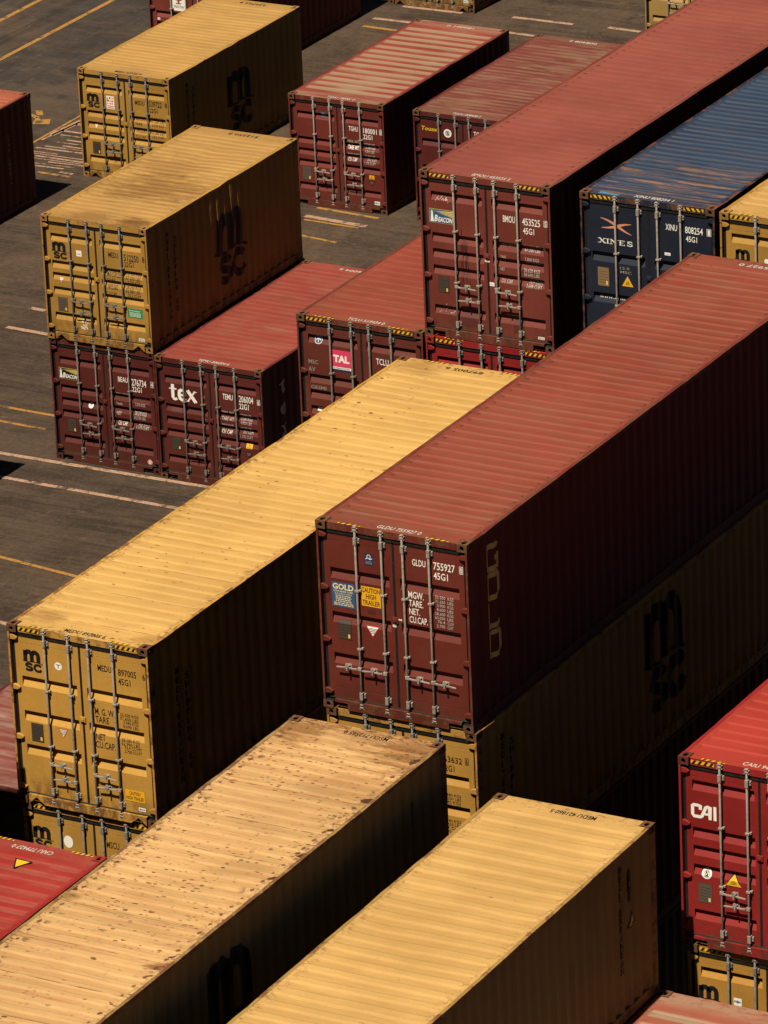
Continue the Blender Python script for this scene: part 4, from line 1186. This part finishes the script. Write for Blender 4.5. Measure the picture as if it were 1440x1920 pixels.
# ---------------------------------------------------------------- ground, road and painted lines
def ground_material(name, c, c2, along, seed, rough=1.0):
    c, c2 = mul(c, K), mul(c2, K)
    n = NT(name)
    A = lambda lo, hi: (lo, hi, 1) if along == 'x' else (hi, lo, 1)
    big = n.noise(0.13, 5, 0.62, off=seed)
    mid = n.noise(0.55, 6, 0.68, off=seed + 1)
    cc = n.mix(n.ramp(big, 0.38, 0.62), c, c2)
    cc = n.mix(n.ramp(mid, 0.42, 0.62, 0, 0.75), cc, mul(c, 0.58))
    st = n.noise(1.0, 6, 0.7, A(0.16, 2.1), seed + 2)
    cc = n.mix(n.ramp(st, 0.48, 0.66, 0, 0.6), cc, mul(c, 0.48))
    st2 = n.noise(1.0, 6, 0.72, A(0.2, 3.4), seed + 3)
    cc = n.mix(n.ramp(st2, 0.52, 0.72, 0, 0.5), cc, mul(c2, 1.45))
    sweep = n.noise(0.42, 7, 0.74, A(1.0, 0.5), seed + 8)
    cc = n.mix(n.ramp(sweep, 0.48, 0.66, 0, 0.6), cc, mul((0.150, 0.096, 0.056), K))
    spot = n.noise(0.8, 6, 0.74, off=seed + 4)
    cc = n.mix(n.ramp(spot, 0.55, 0.68, 0, 0.75), cc, mul((0.024, 0.018, 0.013), K))
    tyre = n.noise(1.0, 3, 0.55, A(0.05, 1.1), seed + 7)
    band = n.math('MULTIPLY', n.ramp(tyre, 0.56, 0.61), n.ramp(tyre, 0.68, 0.63))
    cc = n.mix(n.math('MULTIPLY', band, n.ramp(mid, 0.3, 0.6, 0.1, 0.6)), cc, mul((0.022, 0.017, 0.013), K))
    grit = n.noise(7, 5, 0.8, off=seed + 5)
    cc = n.mix(n.ramp(grit, 0.44, 0.62, 0, 0.5 * rough), cc, mul(c, 0.45))
    scr = n.noise(1.0, 6, 0.78, A(0.7, 9), seed + 12)
    cc = n.mix(n.ramp(scr, 0.50, 0.64, 0, 0.34 * rough), cc, mul(c2, 1.55))
    scr2 = n.noise(1.0, 6, 0.78, A(0.5, 7), seed + 14)
    cc = n.mix(n.ramp(scr2, 0.52, 0.66, 0, 0.42 * rough), cc, mul(c, 0.42))
    grain = n.noise(13, 4, 0.85, off=seed + 9)
    cc = n.mix(n.ramp(grain, 0.50, 0.66, 0, 0.42 * rough), cc, mul(c2, 1.7))
    pale = n.noise(2.6, 7, 0.78, A(0.5, 1.1), seed + 6)
    cc = n.mix(n.ramp(pale, 0.58, 0.72, 0, 0.6), cc, mul((0.20, 0.145, 0.095), K))
    return n.finish(cc, 0.88, 0.12, 0, grit, 0.008, 0.4)

def line_material(name, c, wear):
    n = NT(name)
    w1 = n.noise(3.2, 6, 0.72)
    w2 = n.noise(22, 4, 0.7)
    f = n.math('ADD', n.ramp(w1, 0.50, 0.66, 0, wear), n.ramp(w2, 0.50, 0.64, 0, wear * 0.8), True)
    return n.finish(n.mix(f, mul(c, K), mul((0.085, 0.055, 0.038), K)), 0.8, 0.2)

def structure(name, me, mat):
    o = put(name, me, mat)
    o['kind'] = 'structure'
    return o

b = MB()
b.quad((-400, -400, 0), (400, -400, 0), (400, 400, 0), (-400, 400, 0))
structure('ground', b.mesh('ground', 1), ground_material('yard_asphalt', (0.088, 0.058, 0.038), (0.106, 0.069, 0.045), 'x', 2, 0.8))
b = MB()
b.quad((-60, -30, 0.004), (-11.45, -30, 0.004), (-11.15, 19.4, 0.004), (-11.15, 120, 0.004))
b.quad((-60, 120, 0.004), (-60, -30, 0.004), (-11.15, 120, 0.004), (-11.15, 120, 0.004)) if False else None
b = MB()
b.quad((-60, -30, 0.004), (-11.25, -30, 0.004), (-11.25, 120, 0.004), (-60, 120, 0.004))
structure('road', b.mesh('road', 1), ground_material('road_asphalt', (0.066, 0.051, 0.041), (0.072, 0.056, 0.045), 'y', 9, 0.45))

def strip(b, p, q, w, z=0.008):
    dx, dy = q[0] - p[0], q[1] - p[1]
    d = math.hypot(dx, dy)
    w *= 0.84
    nx, ny = -dy / d * w / 2, dx / d * w / 2
    b.quad((p[0] - nx, p[1] - ny, z), (q[0] - nx, q[1] - ny, z), (q[0] + nx, q[1] + ny, z), (p[0] + nx, p[1] + ny, z))

wl, yl = MB(), MB()
for p, q, w in (((-9.0, -0.32), (4.6, -0.16), 0.16), ((-9.0, -1.25), (4.6, -1.38), 0.15), ((-5.2, 7.29), (-4.81, 7.27), 0.17), ((-5.04, 6.08), (-3.9, 6.03), 0.17),
                ((2.2, -7.5), (3.9, -7.63), 0.16), ((-2.66, 14.83), (-1.03, 14.72), 0.20), ((-8.47, 28.53), (-7.0, 28.56), 0.18),
                ((-5.28, 29.88), (-3.59, 29.90), 0.18), ((-2.67, 29.98), (-1.78, 29.95), 0.18), ((-4.9, 28.72), (-4.03, 28.69), 0.16),
                ((-8.28, 29.69), (-6.60, 29.72), 0.17), ((-10.95, 16.67), (-9.4, 16.73), 0.10), ((-10.64, 16.16), (-9.2, 16.15), 0.10),
                ((-11.05, 17.97), (-10.4, 17.98), 0.11), ((-10.56, 17.42), (-9.9, 17.41), 0.09), ((-10.41, 17.01), (-9.7, 17.0), 0.09),
                ((-10.11, 15.88), (-9.1, 15.93), 0.08), ((-10.5, 15.53), (-9.5, 15.58), 0.09), ((-9.47, 15.35), (-9.1, 15.33), 0.12), ((-11.12, 17.2), (-10.95, 19.0), 0.08),
                ((-11.0, 18.5), (-10.5, 18.52), 0.10), ((-10.9, 17.70), (-10.1, 17.71), 0.07), ((-10.7, 17.20), (-9.9, 17.22), 0.06), ((-10.8, 16.85), (-9.6, 16.87), 0.07), ((-10.9, 16.30), (-9.3, 16.32), 0.06), ((-10.6, 16.0), (-9.3, 16.03), 0.05), ((-11.1, 17.6), (-10.98, 18.9), 0.22), ((-10.4, 15.70), (-9.3, 15.74), 0.06), ((-10.9, 16.42), (-10.2, 16.44), 0.06)):
    strip(wl, p, q, w)
for p, q, w in (((-17.17, 4.0), (-17.17, 60), 0.16), ((-15.42, 4.0), (-15.42, 60), 0.16), ((-2.9, 2.02), (-0.2, 1.96), 0.12), ((-2.4, 1.30), (-1.05, 1.25), 0.11),
                ((0.6, -4.72), (3.75, -5.14), 0.12), ((-2.68, 15.42), (-1.03, 15.30), 0.13), ((-2.56, 14.60), (-1.14, 14.56), 0.10), ((-2.1, 13.64), (-1.13, 13.52), 0.11),
                ((-8.4, 27.86), (-7.2, 27.83), 0.16), ((-9.96, 15.16), (-9.06, 15.15), 0.14), ((-11.2, 16.9), (-11.24, 20.5), 0.09), ((-5.0, 28.1), (-4.5, 28.08), 0.12),
                ((-12.52, 18.78), (-12.10, 18.60), 0.16)):
    strip(yl, p, q, w)
yl.add([(-12.45, 19.05, 0.008), (-12.30, 19.12, 0.008), (-12.08, 18.82, 0.008), (-12.22, 18.76, 0.008)], [(0, 1, 2, 3)])
yl.add([(-12.18, 18.66, 0.008), (-11.96, 18.14, 0.008), (-11.58, 18.28, 0.008), (-11.75, 18.62, 0.008), (-11.95, 18.50, 0.008)], [(0, 1, 2, 3, 4)])
structure('road_marking', wl.mesh('white_line', 1), line_material('white_line_paint', (0.54, 0.33, 0.21), 0.95))
structure('road_marking', yl.mesh('yellow_line', 1), line_material('yellow_line_paint', (0.50, 0.24, 0.045), 0.85))

# ---------------------------------------------------------------- paints of the single containers
YEL = (0.50, 0.275, 0.062)
def WP(c, seed, rust=0.3, grime=0.3):
    return wall_paint('wall_paint', c, seed, rust, grime)
def FP(c, seed, amount):
    return wall_paint('frame_paint', c, seed, 0.6, 0.5, amount)
def RP(c, seed, H, L, depth=0.020, **k):
    return roof_paint('roof_paint', c, seed, H, L, depth, **k)
DUST = (0.36, 0.235, 0.14)

SHIP = lambda y0, y1: [('stack', 'MEDITERRANEAN', 0.80, 2.29, 0.44, 0.085, 0.105, 'black'), ('stack', 'SHIPPING CO', 1.07, 2.12, 0.55, 0.085, 0.105, 'black')]
Q9 = H9
# on the ground, second row
container('yellow container on the ground beside the road, red and white label on its door', (-8.826, 15.355, 0, 0.002), L20, H8, 'five',
          WP((0.55, 0.290, 0.049), 1), RP((0.56, 0.315, 0.085), 1, H8, L20, dust=(0.40, 0.215, 0.055), dust_amt=0.12, dust_trough=0.55, streak=0.22, rust=0.1, edge_rust=0.35), CAST_YEL, 'peak', MARKS['A'], 'MEDU 539722 8', '539722 8', 'black',
          SHIP(0, 0) + [('emblem', 2.57, 0.55, 1.20, 1.35)], '', 'containers standing on the ground', seed=3, steel=STEEL_OLD, roof_shape=1, frame=FP((0.55, 0.290, 0.049), 1.5, 0.25))
container('yellow container stacked on a dark maroon one, green label on its door and stained roof', (-0.005, -0.023, H8, 0.004), L20, H8, 'five_worn',
          WP((0.55, 0.290, 0.049), 5, 0.3), RP((0.54, 0.30, 0.082), 5, H8, L20, dust=(0.40, 0.215, 0.055), dust_amt=0.12, dust_trough=0.55, streak=0.4, patch=[(1.3, 2.3, 1.15, 0.75), (0.9, 3.6, 0.8, 0.5), (2.0, 0.25, 0.45, 0.95), (1.0, 0.2, 0.6, 0.5)], rust=0.2), CAST_YEL, 'peak', MARKS['B'], None, '512250 8', 'black',
          SHIP(0, 0) + [('emblem', 2.61, 0.50, 1.25, 1.45)], '', 'containers in the left stacks', seed=7, steel=STEEL_OLD, bow=0.042, roof_shape=2, dents=0.02, frame=FP((0.55, 0.290, 0.049), 5.5, 0.3))
container('dark maroon container under the stained yellow one, black and yellow lighthouse label on its door', (0, 0, 0, 0), L20, H8, 'five',
          WP((0.124, 0.0170, 0.0095), 9), RP((0.2, 0.03, 0.02), 9, H8, L20), WP((0.12, 0.022, 0.016), 10), 'rect', MARKS['C'], group='containers in the left stacks', seed=9, steel=STEEL_OLD, frame=FP((0.122, 0.0165, 0.0115), 9.5, 0.4))
container('maroon container with large white serif letters on its door and a plain red roof', (2.494, -0.082, 0, 0.001), L20, H8, 'five',
          WP((0.132, 0.0180, 0.0100), 12), RP((0.33, 0.052, 0.034), 12, H8, L20, 0.010, streak=0.45, dust=DUST, dust_amt=0.25, dust_trough=0.15, rust=0.35), CAST_RUST, 'rect', MARKS['D'] + [('overpaint', 0.30, 1.40, 0.24, 0.22), ('scuffs', 1.00, 1.2, 0.12, 0.7)],
          'TEMU 206004 6', '206004 6', 'white', [('stack', 'tex', 0.84, 2.22, 0.98, 0.24, 0.34, 'scuff')], '', 'containers in the left stacks', pitch=0.22, depth=0.010, seed=11, steel=STEEL_OLD, roof_shape=3, frame=FP((0.13, 0.0175, 0.0120), 12.5, 0.4))
container('maroon container standing alone on the ground, tan dust striping the grooves of its roof', (-3.374, 15.533, 0, 0.001), L20, H8, 'five',
          WP((0.19, 0.0265, 0.0140), 15), RP((0.315, 0.055, 0.034), 15, H8, L20, dust=(0.37, 0.235, 0.14), dust_amt=0.35, dust_trough=1.0, edge_rust=0.3), CAST_RUST, 'rect', MARKS['J'],
          'TGHU 180001 0', '180001 0', 'white', None, '', 'containers standing on the ground', pitch=0.362, depth=0.020, seed=13, roof_shape=4, frame=FP((0.19, 0.026, 0.0165), 15.5, 0.45))
container('dull maroon container with brown dust patches on its roof and yellow lettering on its door', (-0.178, 15.518, 0, 0.002), L20, H8, 'three_wide',
          WP((0.135, 0.017, 0.014), 18), RP((0.20, 0.042, 0.030), 18, H8, L20, 0.012, dust=(0.28, 0.17, 0.095), dust_amt=0.65, dust_trough=0.6, streak=0.55), CAST_RUST, 'rect', MARKS['K'],
          'TGCU 008408 2', '008408 2', 'white', None, '', 'containers standing on the ground', pitch=0.215, depth=0.012, seed=15, steel=STEEL_OLD, roof_shape=5, frame=FP((0.135, 0.017, 0.014), 18.5, 0.5))
container('red container cut by the left frame edge, standing near the arrow on the road', (-11.282, 7.335, 0, 0), L20, H8, 'five',
          WP((0.17, 0.034, 0.020), 21, 0.4), RP((0.42, 0.115, 0.055), 21, H8, L20, streak=0.3, edge_rust=0.9), CAST_RUST, side=[('stack', 'LONG LENGTH', 5.10, 1.9, 0.7, 0.05, 0.07, 'scuff')], group='containers standing on the ground', seed=17, frame=FP((0.17, 0.034, 0.020), 21.5, 0.5))
container('brick red container cut by the top edge, white square label on its door', (-11.34, 22.62, 0, 0), L20, H8, 'five',
          WP((0.24, 0.042, 0.024), 24), RP((0.30, 0.05, 0.03), 24, H8, L20), WP((0.2, 0.05, 0.03), 25), 'rect', MARKS['X'], group='containers standing on the ground', seed=19, frame=FP((0.24, 0.042, 0.024), 24.5, 0.4))
container('yellow container at the top edge, only the foot of its rusty doors in view', (-8.723, 29.778, 0, 0.001), L20, H8, 'five',
          WP((0.42, 0.23, 0.055), 27, 0.8, 0.5), RP(YEL, 27, H8, L20), CAST_RUST, 'peak', [('tag', 2.11, 0.24, 0.13, 0.07)], group='containers standing on the ground', seed=21, frame=FP((0.42, 0.23, 0.055), 27.5, 0.8))
container('pale yellow container at the top right corner, peeking over the long faded red roof', (-1.55, 29.78, 0, 0), L40, H8, 'five',
          WP((0.56, 0.34, 0.095), 30), RP(YEL, 30, H8, L40), CAST_RUST, 'rect', (), group='containers standing on the ground', seed=23, frame=FP((0.56, 0.34, 0.095), 30.5, 0.5))
# middle block
G2 = 'stacked containers in the middle block'
container('brown red container with a pink and white square label on its door', (12.411, -11.284, 2 * Q9, -0.001), L40, H9, 'five_high',
          WP((0.175, 0.034, 0.0175), 33), RP((0.32, 0.063, 0.033), 33, H9, L40, 0.012, streak=0.3, rust=0.1, front_rust=0.4), CAST_RUST, 'rect', MARKS['E'], 'TCLU 519434 0', None, 'white', None, 'hr', G2,
          pitch=0.27, depth=0.012, seed=25, steel=STEEL_OLD, roof_shape=6, frame=FP((0.175, 0.034, 0.0175), 33.5, 0.75))
container('bright red container squeezed under the tall faded red one', (14.949, -11.377, 2 * Q9, 0), L40, H9, 'five_high',
          WP((0.33, 0.014, 0.013), 36, 0.1, 0.15), RP((0.42, 0.02, 0.02), 36, H9, L40), CAST_RED, 'rect', (), None, None, 'white', None, 'hr', G2, pitch=0.27, seed=27, steel=STEEL_OLD, frame=FP((0.33, 0.014, 0.013), 36.5, 0.1))
container('tall faded red container with a blue lighthouse label, smooth roof running to the top right', (14.923, -11.335, 3 * Q9, -0.006), L40, H9, 'five_high',
          WP((0.225, 0.043, 0.026), 39, 0.35, 0.42), RP((0.315, 0.076, 0.050), 39, H9, L40, 0.006, tips=0.24, streak=0.25, rust=0.35, seam=1.18, dust=DUST, dust_amt=0.06, edge_rust=0.4), CAST_RUST, 'rect', MARKS['G'] + [('smear', 0.70, 0.95, 0.16, 1.35), ('scuffs', 0.24, 0.40, 0.34, 0.22), ('scuffs', 0.26, 2.38, 0.3, 0.1), ('overpaint', 0.70, 0.26, 0.26, 0.34), ('overpaint', 1.66, 0.26, 0.2, 0.34)], 'BMOU 453525 5', None, 'white', None, 'h', G2,
          pitch=0.24, depth=0.006, seed=29, roof_shape=7, frame=FP((0.225, 0.043, 0.026), 39.5, 0.6))
container('dark navy blue container with a salmon cross emblem and rust streaks on its roof', (17.881, -11.296, 3 * Q9, -0.002), L40, H9, 'three_navy',
          WP((0.0095, 0.0165, 0.035), 42, 0.2, 0.2), RP((0.021, 0.046, 0.097), 42, H9, L40, streak=0.4, dust=(0.20, 0.14, 0.085), dust_amt=0.02, dust_trough=0.12, front_rust=0.9, rust=0.4, edge_rust=0.5), CAST_RUST, 'rect', MARKS['H'],
          'XINU 808254 1', None, 'white', None, 'H', G2, pitch=0.205, depth=0.020, seed=31, roof_shape=8, frame=FP((0.0095, 0.0165, 0.035), 42.5, 0.8))
navy_roof = [c for c in [o for o in col.objects if o.name.startswith('shipping_container')][-1].children if c.name.startswith('roof')][0]
d = Decal()
d.poly([(0.30, 0.075), (0.66, 0.060), (0.70, 0.115), (0.45, 0.135), (0.32, 0.16)], 'sky_blue', 0)
d.done('paint_patch', lambda u, v, lay: (u, v, H9 - 0.0115 + EPS + STEP * lay), navy_roof)
container('yellow container cut by the right frame edge, beside the navy blue one', (20.433, -11.361, 3 * Q9, 0), L40, H9, 'five_high',
          WP((0.54, 0.285, 0.046), 45), RP((0.60, 0.345, 0.10), 45, H9, L40), CAST_YEL, 'rect', MARKS['I'], None, None, 'black', None, 'hr', G2, pitch=0.27, seed=33, frame=FP((0.54, 0.285, 0.046), 45.5, 0.3))
# front block
G3 = 'stacked containers in the front block'
container('long red container in the centre, gold letters down its side and an orange door label', (20.480, -24.683, 2 * Q9 + H8, -0.001), L40, H9, 'three_gold',
          WP((0.180, 0.026, 0.0120), 48, 0.35), RP((0.300, 0.056, 0.029), 48, H9, L40, 0.018, tips=0.262, streak=0.42, dust=(0.25, 0.11, 0.06), dust_amt=0.2, dust_trough=0.4, rust=0.3, edge_rust=0.7, front_rust=0.35), CAST_RUST, 'rect', MARKS['L'],
          'GLDU 755927 0', '755927 0', 'white', [('stack', 'GOLD', 0.79, 2.62, 0.92, 0.36, 0.385, 'gold')], 'r', G3, pitch=0.262, depth=0.018, gold_handles=True, seed=35, roof_shape=9, frame=FP((0.180, 0.026, 0.0145), 48.5, 0.75))
container('long yellow container with a bright roof and an orange label low on its right door', (15.020, -24.550, 2 * Q9, -0.002), L40, H9, 'three_high',
          WP((0.69, 0.365, 0.062), 51, 0.5, 0.32), RP((0.74, 0.44, 0.128), 51, H9, L40, 0.020, dust=(0.60, 0.325, 0.085), dust_amt=0.1, dust_trough=0.5, streak=0.2, rust=0.4, patch=[(0.35, 0.55, 0.30, 0.6), (2.25, 7.6, 0.10, 0.9), (2.3, 3.2, 0.08, 0.8), (2.25, 0.4, 0.25, 0.5), (0.5, 11.9, 0.4, 0.5)], spots=0.12, edge_rust=0.75), CAST_RUST, 'peak', MARKS['M'], 'MEDU 897005 6', '897005 6', 'black', SHIP(0, 0), 'hr', G3,
          pitch=0.28, depth=0.020, seed=37, roof_shape=10, far_hazard=True, frame=FP((0.69, 0.365, 0.062), 51.5, 0.7))
container('yellow container half hidden at the lower left, plain white oval on its door', (15.060, -24.520, Q9, 0), L40, H9, 'three_high',
          WP((0.61, 0.32, 0.056), 54, 0.5, 0.4), RP(YEL, 54, H9, L40), CAST_RUST, 'peak', MARKS['N'], None, None, 'black', None, 'hr', G3, seed=39, steel=STEEL_OLD, frame=FP((0.61, 0.32, 0.056), 54.5, 0.6))
container('yellow container under the long red one, large black emblem on its dark shaded side', (20.515, -24.672, 2 * Q9, -0.001), L40, H8, 'three',
          WP((0.60, 0.31, 0.055), 57, 0.4, 0.4), RP(YEL, 57, H8, L40), CAST_RUST, 'rect', MARKS['O'], None, None, 'black', SHIP(0, 0) + [('emblem', 5.35, 0.62, 1.42, 1.72)], '', G3, seed=41, steel=STEEL_OLD, frame=FP((0.60, 0.31, 0.055), 57.5, 0.6))
container('maroon container with white scuffs on its roof, left of the long pale yellow one', (12.505, -24.215, Q9, 0), L40, H9, 'five_high',
          WP((0.11, 0.018, 0.014), 60), RP((0.245, 0.062, 0.042), 60, H9, L40, streak=0.5, dust=(0.55, 0.42, 0.34), dust_amt=0.35, dust_trough=0.2), CAST_RUST, 'rect', (), None, None, 'white', None, '', G3, pitch=0.27, seed=43, frame=FP((0.11, 0.018, 0.014), 60.5, 0.5))
container('bright red container at the right frame edge, white block letters on its door', (26.171, -24.754, 2 * Q9, -0.002), L40, H9, 'five_high',
          WP((0.33, 0.0175, 0.0125), 63, 0.1, 0.15), RP((0.44, 0.040, 0.023), 63, H9, L40, streak=0.25, rust=0.1, edge_rust=0.4), WP((0.20, 0.030, 0.020), 64), 'rect', MARKS['R'], 'CAIU 945426 5', None, 'white', None, 'hr', G3, pitch=0.275, seed=45, roof_shape=11, frame=FP((0.36, 0.0165, 0.0165), 63.5, 0.3))
container('yellow container under the bright red one with white block letters, at the right frame edge', (26.230, -24.720, Q9, 0), L40, H9, 'five_high',
          WP((0.55, 0.27, 0.042), 66), RP(YEL, 66, H9, L40), CAST_RUST, 'rect', MARKS['S'], None, None, 'black', None, 'h', G3, seed=47, steel=STEEL_OLD, frame=FP((0.55, 0.27, 0.042), 66.5, 0.3))
# nearest row, seen from their far ends
G4 = 'containers in the nearest row'
container('pale orange container in the foreground, roof peppered with rust spots', (20.615, -37.888, 2 * Q9, 0.0025), L40, H9, 'three',
          WP((0.42, 0.26, 0.085), 69, 0.6, 0.5), RP((0.74, 0.445, 0.180), 69, H9, L40, 0.018, tips=0.278, dust=(0.58, 0.30, 0.11), dust_amt=0.25, dust_trough=0.5, streak=0.42, spots=1.0, rust=0.9, seam=1.05, edge_rust=0.95, patch=[(1.9, 10.3, 0.8, 0.35), (2.15, 11.75, 0.75, 0.95), (0.25, 11.85, 0.6, 0.9), (1.2, 11.95, 0.5, 0.45), (1.9, 7.6, 0.5, 0.25), (2.32, 4.6, 0.2, 0.9), (0.12, 5.9, 0.18, 0.8), (2.3, 1.6, 0.25, 0.9)]), CAST_RUST, 'rect', (), None, 'MSCU 712565 0', 'black',
          [('emblem', 5.45, 0.70, 1.36, 1.72), ('stack', 'MEDITERRANEAN', 11.2, 2.40, 0.6, 0.085, 0.105, 'black')], '', G4, pitch=0.278, depth=0.018, seed=49, roof_shape=12, dents=0.01, frame=FP((0.42, 0.26, 0.085), 69.5, 0.9))
container('golden yellow container in the foreground, clean ribbed roof and small triangle on its side', (23.906, -37.878, Q9 + H8, 0.0069), L40, H8, 'three',
          WP((0.46, 0.265, 0.070), 72, 0.3), RP((0.70, 0.42, 0.135), 72, H8, L40, seam=None, dust=(0.56, 0.31, 0.09), dust_amt=0.1, dust_trough=0.5, streak=0.22, spots=0.05, rust=0.2, edge_rust=0.6), CAST_RUST, 'rect', (), None, 'MEDU 421860 5', 'black',
          [('emblem', 5.5, 0.55, 1.30, 1.55), ('stack', 'MEDITERRANEAN', 11.09, 2.40, 0.75, 0.080, 0.105, 'black'), ('stack', 'SHIPPING CO', 11.36, 2.25, 1.75, 0.08, 0.1, 'black'), ('tri', 11.33, 1.38, 0.22, 0.22)], '', G4, pitch=0.36, depth=0.020, seed=51, roof_shape=13, frame=FP((0.46, 0.265, 0.070), 72.5, 0.6))
container('crimson container at the lower left with a yellow triangle sign on its roof', (14.868, -37.884, Q9, 0.003), L40, H9, 'five_high',
          WP((0.33, 0.016, 0.016), 75), RP((0.39, 0.026, 0.019), 75, H9, L40, streak=0.3, dust=(0.40, 0.26, 0.17), dust_amt=0.15, dust_trough=0.25), CAST_RED, 'rect', (), None, 'CAIU 779427 0', 'white', None, '', G4, pitch=0.30, depth=0.014, seed=53, far_hazard=True, roof_shape=14, frame=FP((0.33, 0.016, 0.016), 75.5, 0.3))
crimson = [o for o in col.objects if o.name.startswith('shipping_container')][-1]
container('pale salmon container at the bottom right corner, tan dust in its roof grooves', (26.29, -37.805, Q9, 0), L40, H8, 'three',
          WP((0.35, 0.10, 0.06), 78), RP((0.44, 0.125, 0.072), 78, H8, L40, 0.024, dust=(0.42, 0.27, 0.17), dust_amt=0.75, dust_trough=1.0, edge_rust=0.5), CAST_RUST, 'rect', (), None, None, 'white', None, '', G4, pitch=0.362, depth=0.024, seed=55, frame=FP((0.35, 0.10, 0.06), 78.5, 0.4))
rf = [c for c in crimson.children if c.name.startswith('roof')][0]
d = Decal()
d.poly([(1.20, 11.64), (1.51, 11.63), (1.355, 11.32)], 'black', 0)
d.poly([(1.24, 11.61), (1.47, 11.60), (1.355, 11.38)], 'hazard', 1)
d.done('sticker', lambda u, v, lay: (u, v, H9 - 0.0115 + EPS + STEP * lay), rf)

# containers that carry the stacks, hidden behind and below the ones in view, plus unseen shadow casters at left
PLAIN = {}
def carrier(x, y, z, H, key):
    if key not in PLAIN:
        c = {'maroon': (0.12, 0.018, 0.014), 'yellow': (0.44, 0.25, 0.055), 'blue': (0.02, 0.03, 0.06)}[key]
        PLAIN[key] = (WP(c, 90 + len(PLAIN) * 3), RP(c, 95 + len(PLAIN) * 3, H, L40))
    container('shipping container out of view, under or beside the stacks', (x, y, z, 0), L40, H, 'five_high' if H > 2.7 else 'five',
              PLAIN[key][0], PLAIN[key][1], None, 'rect', (), group='hidden containers carrying the stacks', seed=61)
for x, y, n in ((12.41, -11.30, 2), (14.95, -11.38, 2), (17.88, -11.30, 3), (20.43, -11.36, 3), (15.06, -24.52, 1), (20.52, -24.67, 2), (26.2, -24.74, 1),
                (12.50, -24.22, 1), (20.60, -37.89, 2), (23.91, -37.88, 1), (14.87, -37.89, 1), (26.29, -37.81, 1), (12.38, -37.91, 3)):  # the last stack stands unseen past the left edge, placed for its shadow
    if 23 < x < 25:
        carrier(x, y, Q9, H8, 'maroon')
    for k in range(n):
        carrier(x + (0.24 if n == 3 and y < -30 and k == 2 else 0), y, k * Q9, H9, ('maroon', 'yellow', 'blue')[(k + int(x)) % 3])  # top tier of the unseen left stack sits askew to place its shadow
container('shipping container out of view, under or beside the stacks', (-2.94, -7.93, 0, 0), L20, H8, 'five', WP((0.12, 0.018, 0.014), 99), RP((0.2, 0.03, 0.02), 99, H8, L20), group='hidden containers carrying the stacks', seed=63)  # unseen, carries no stack; stands here to cast a shadow on the yard
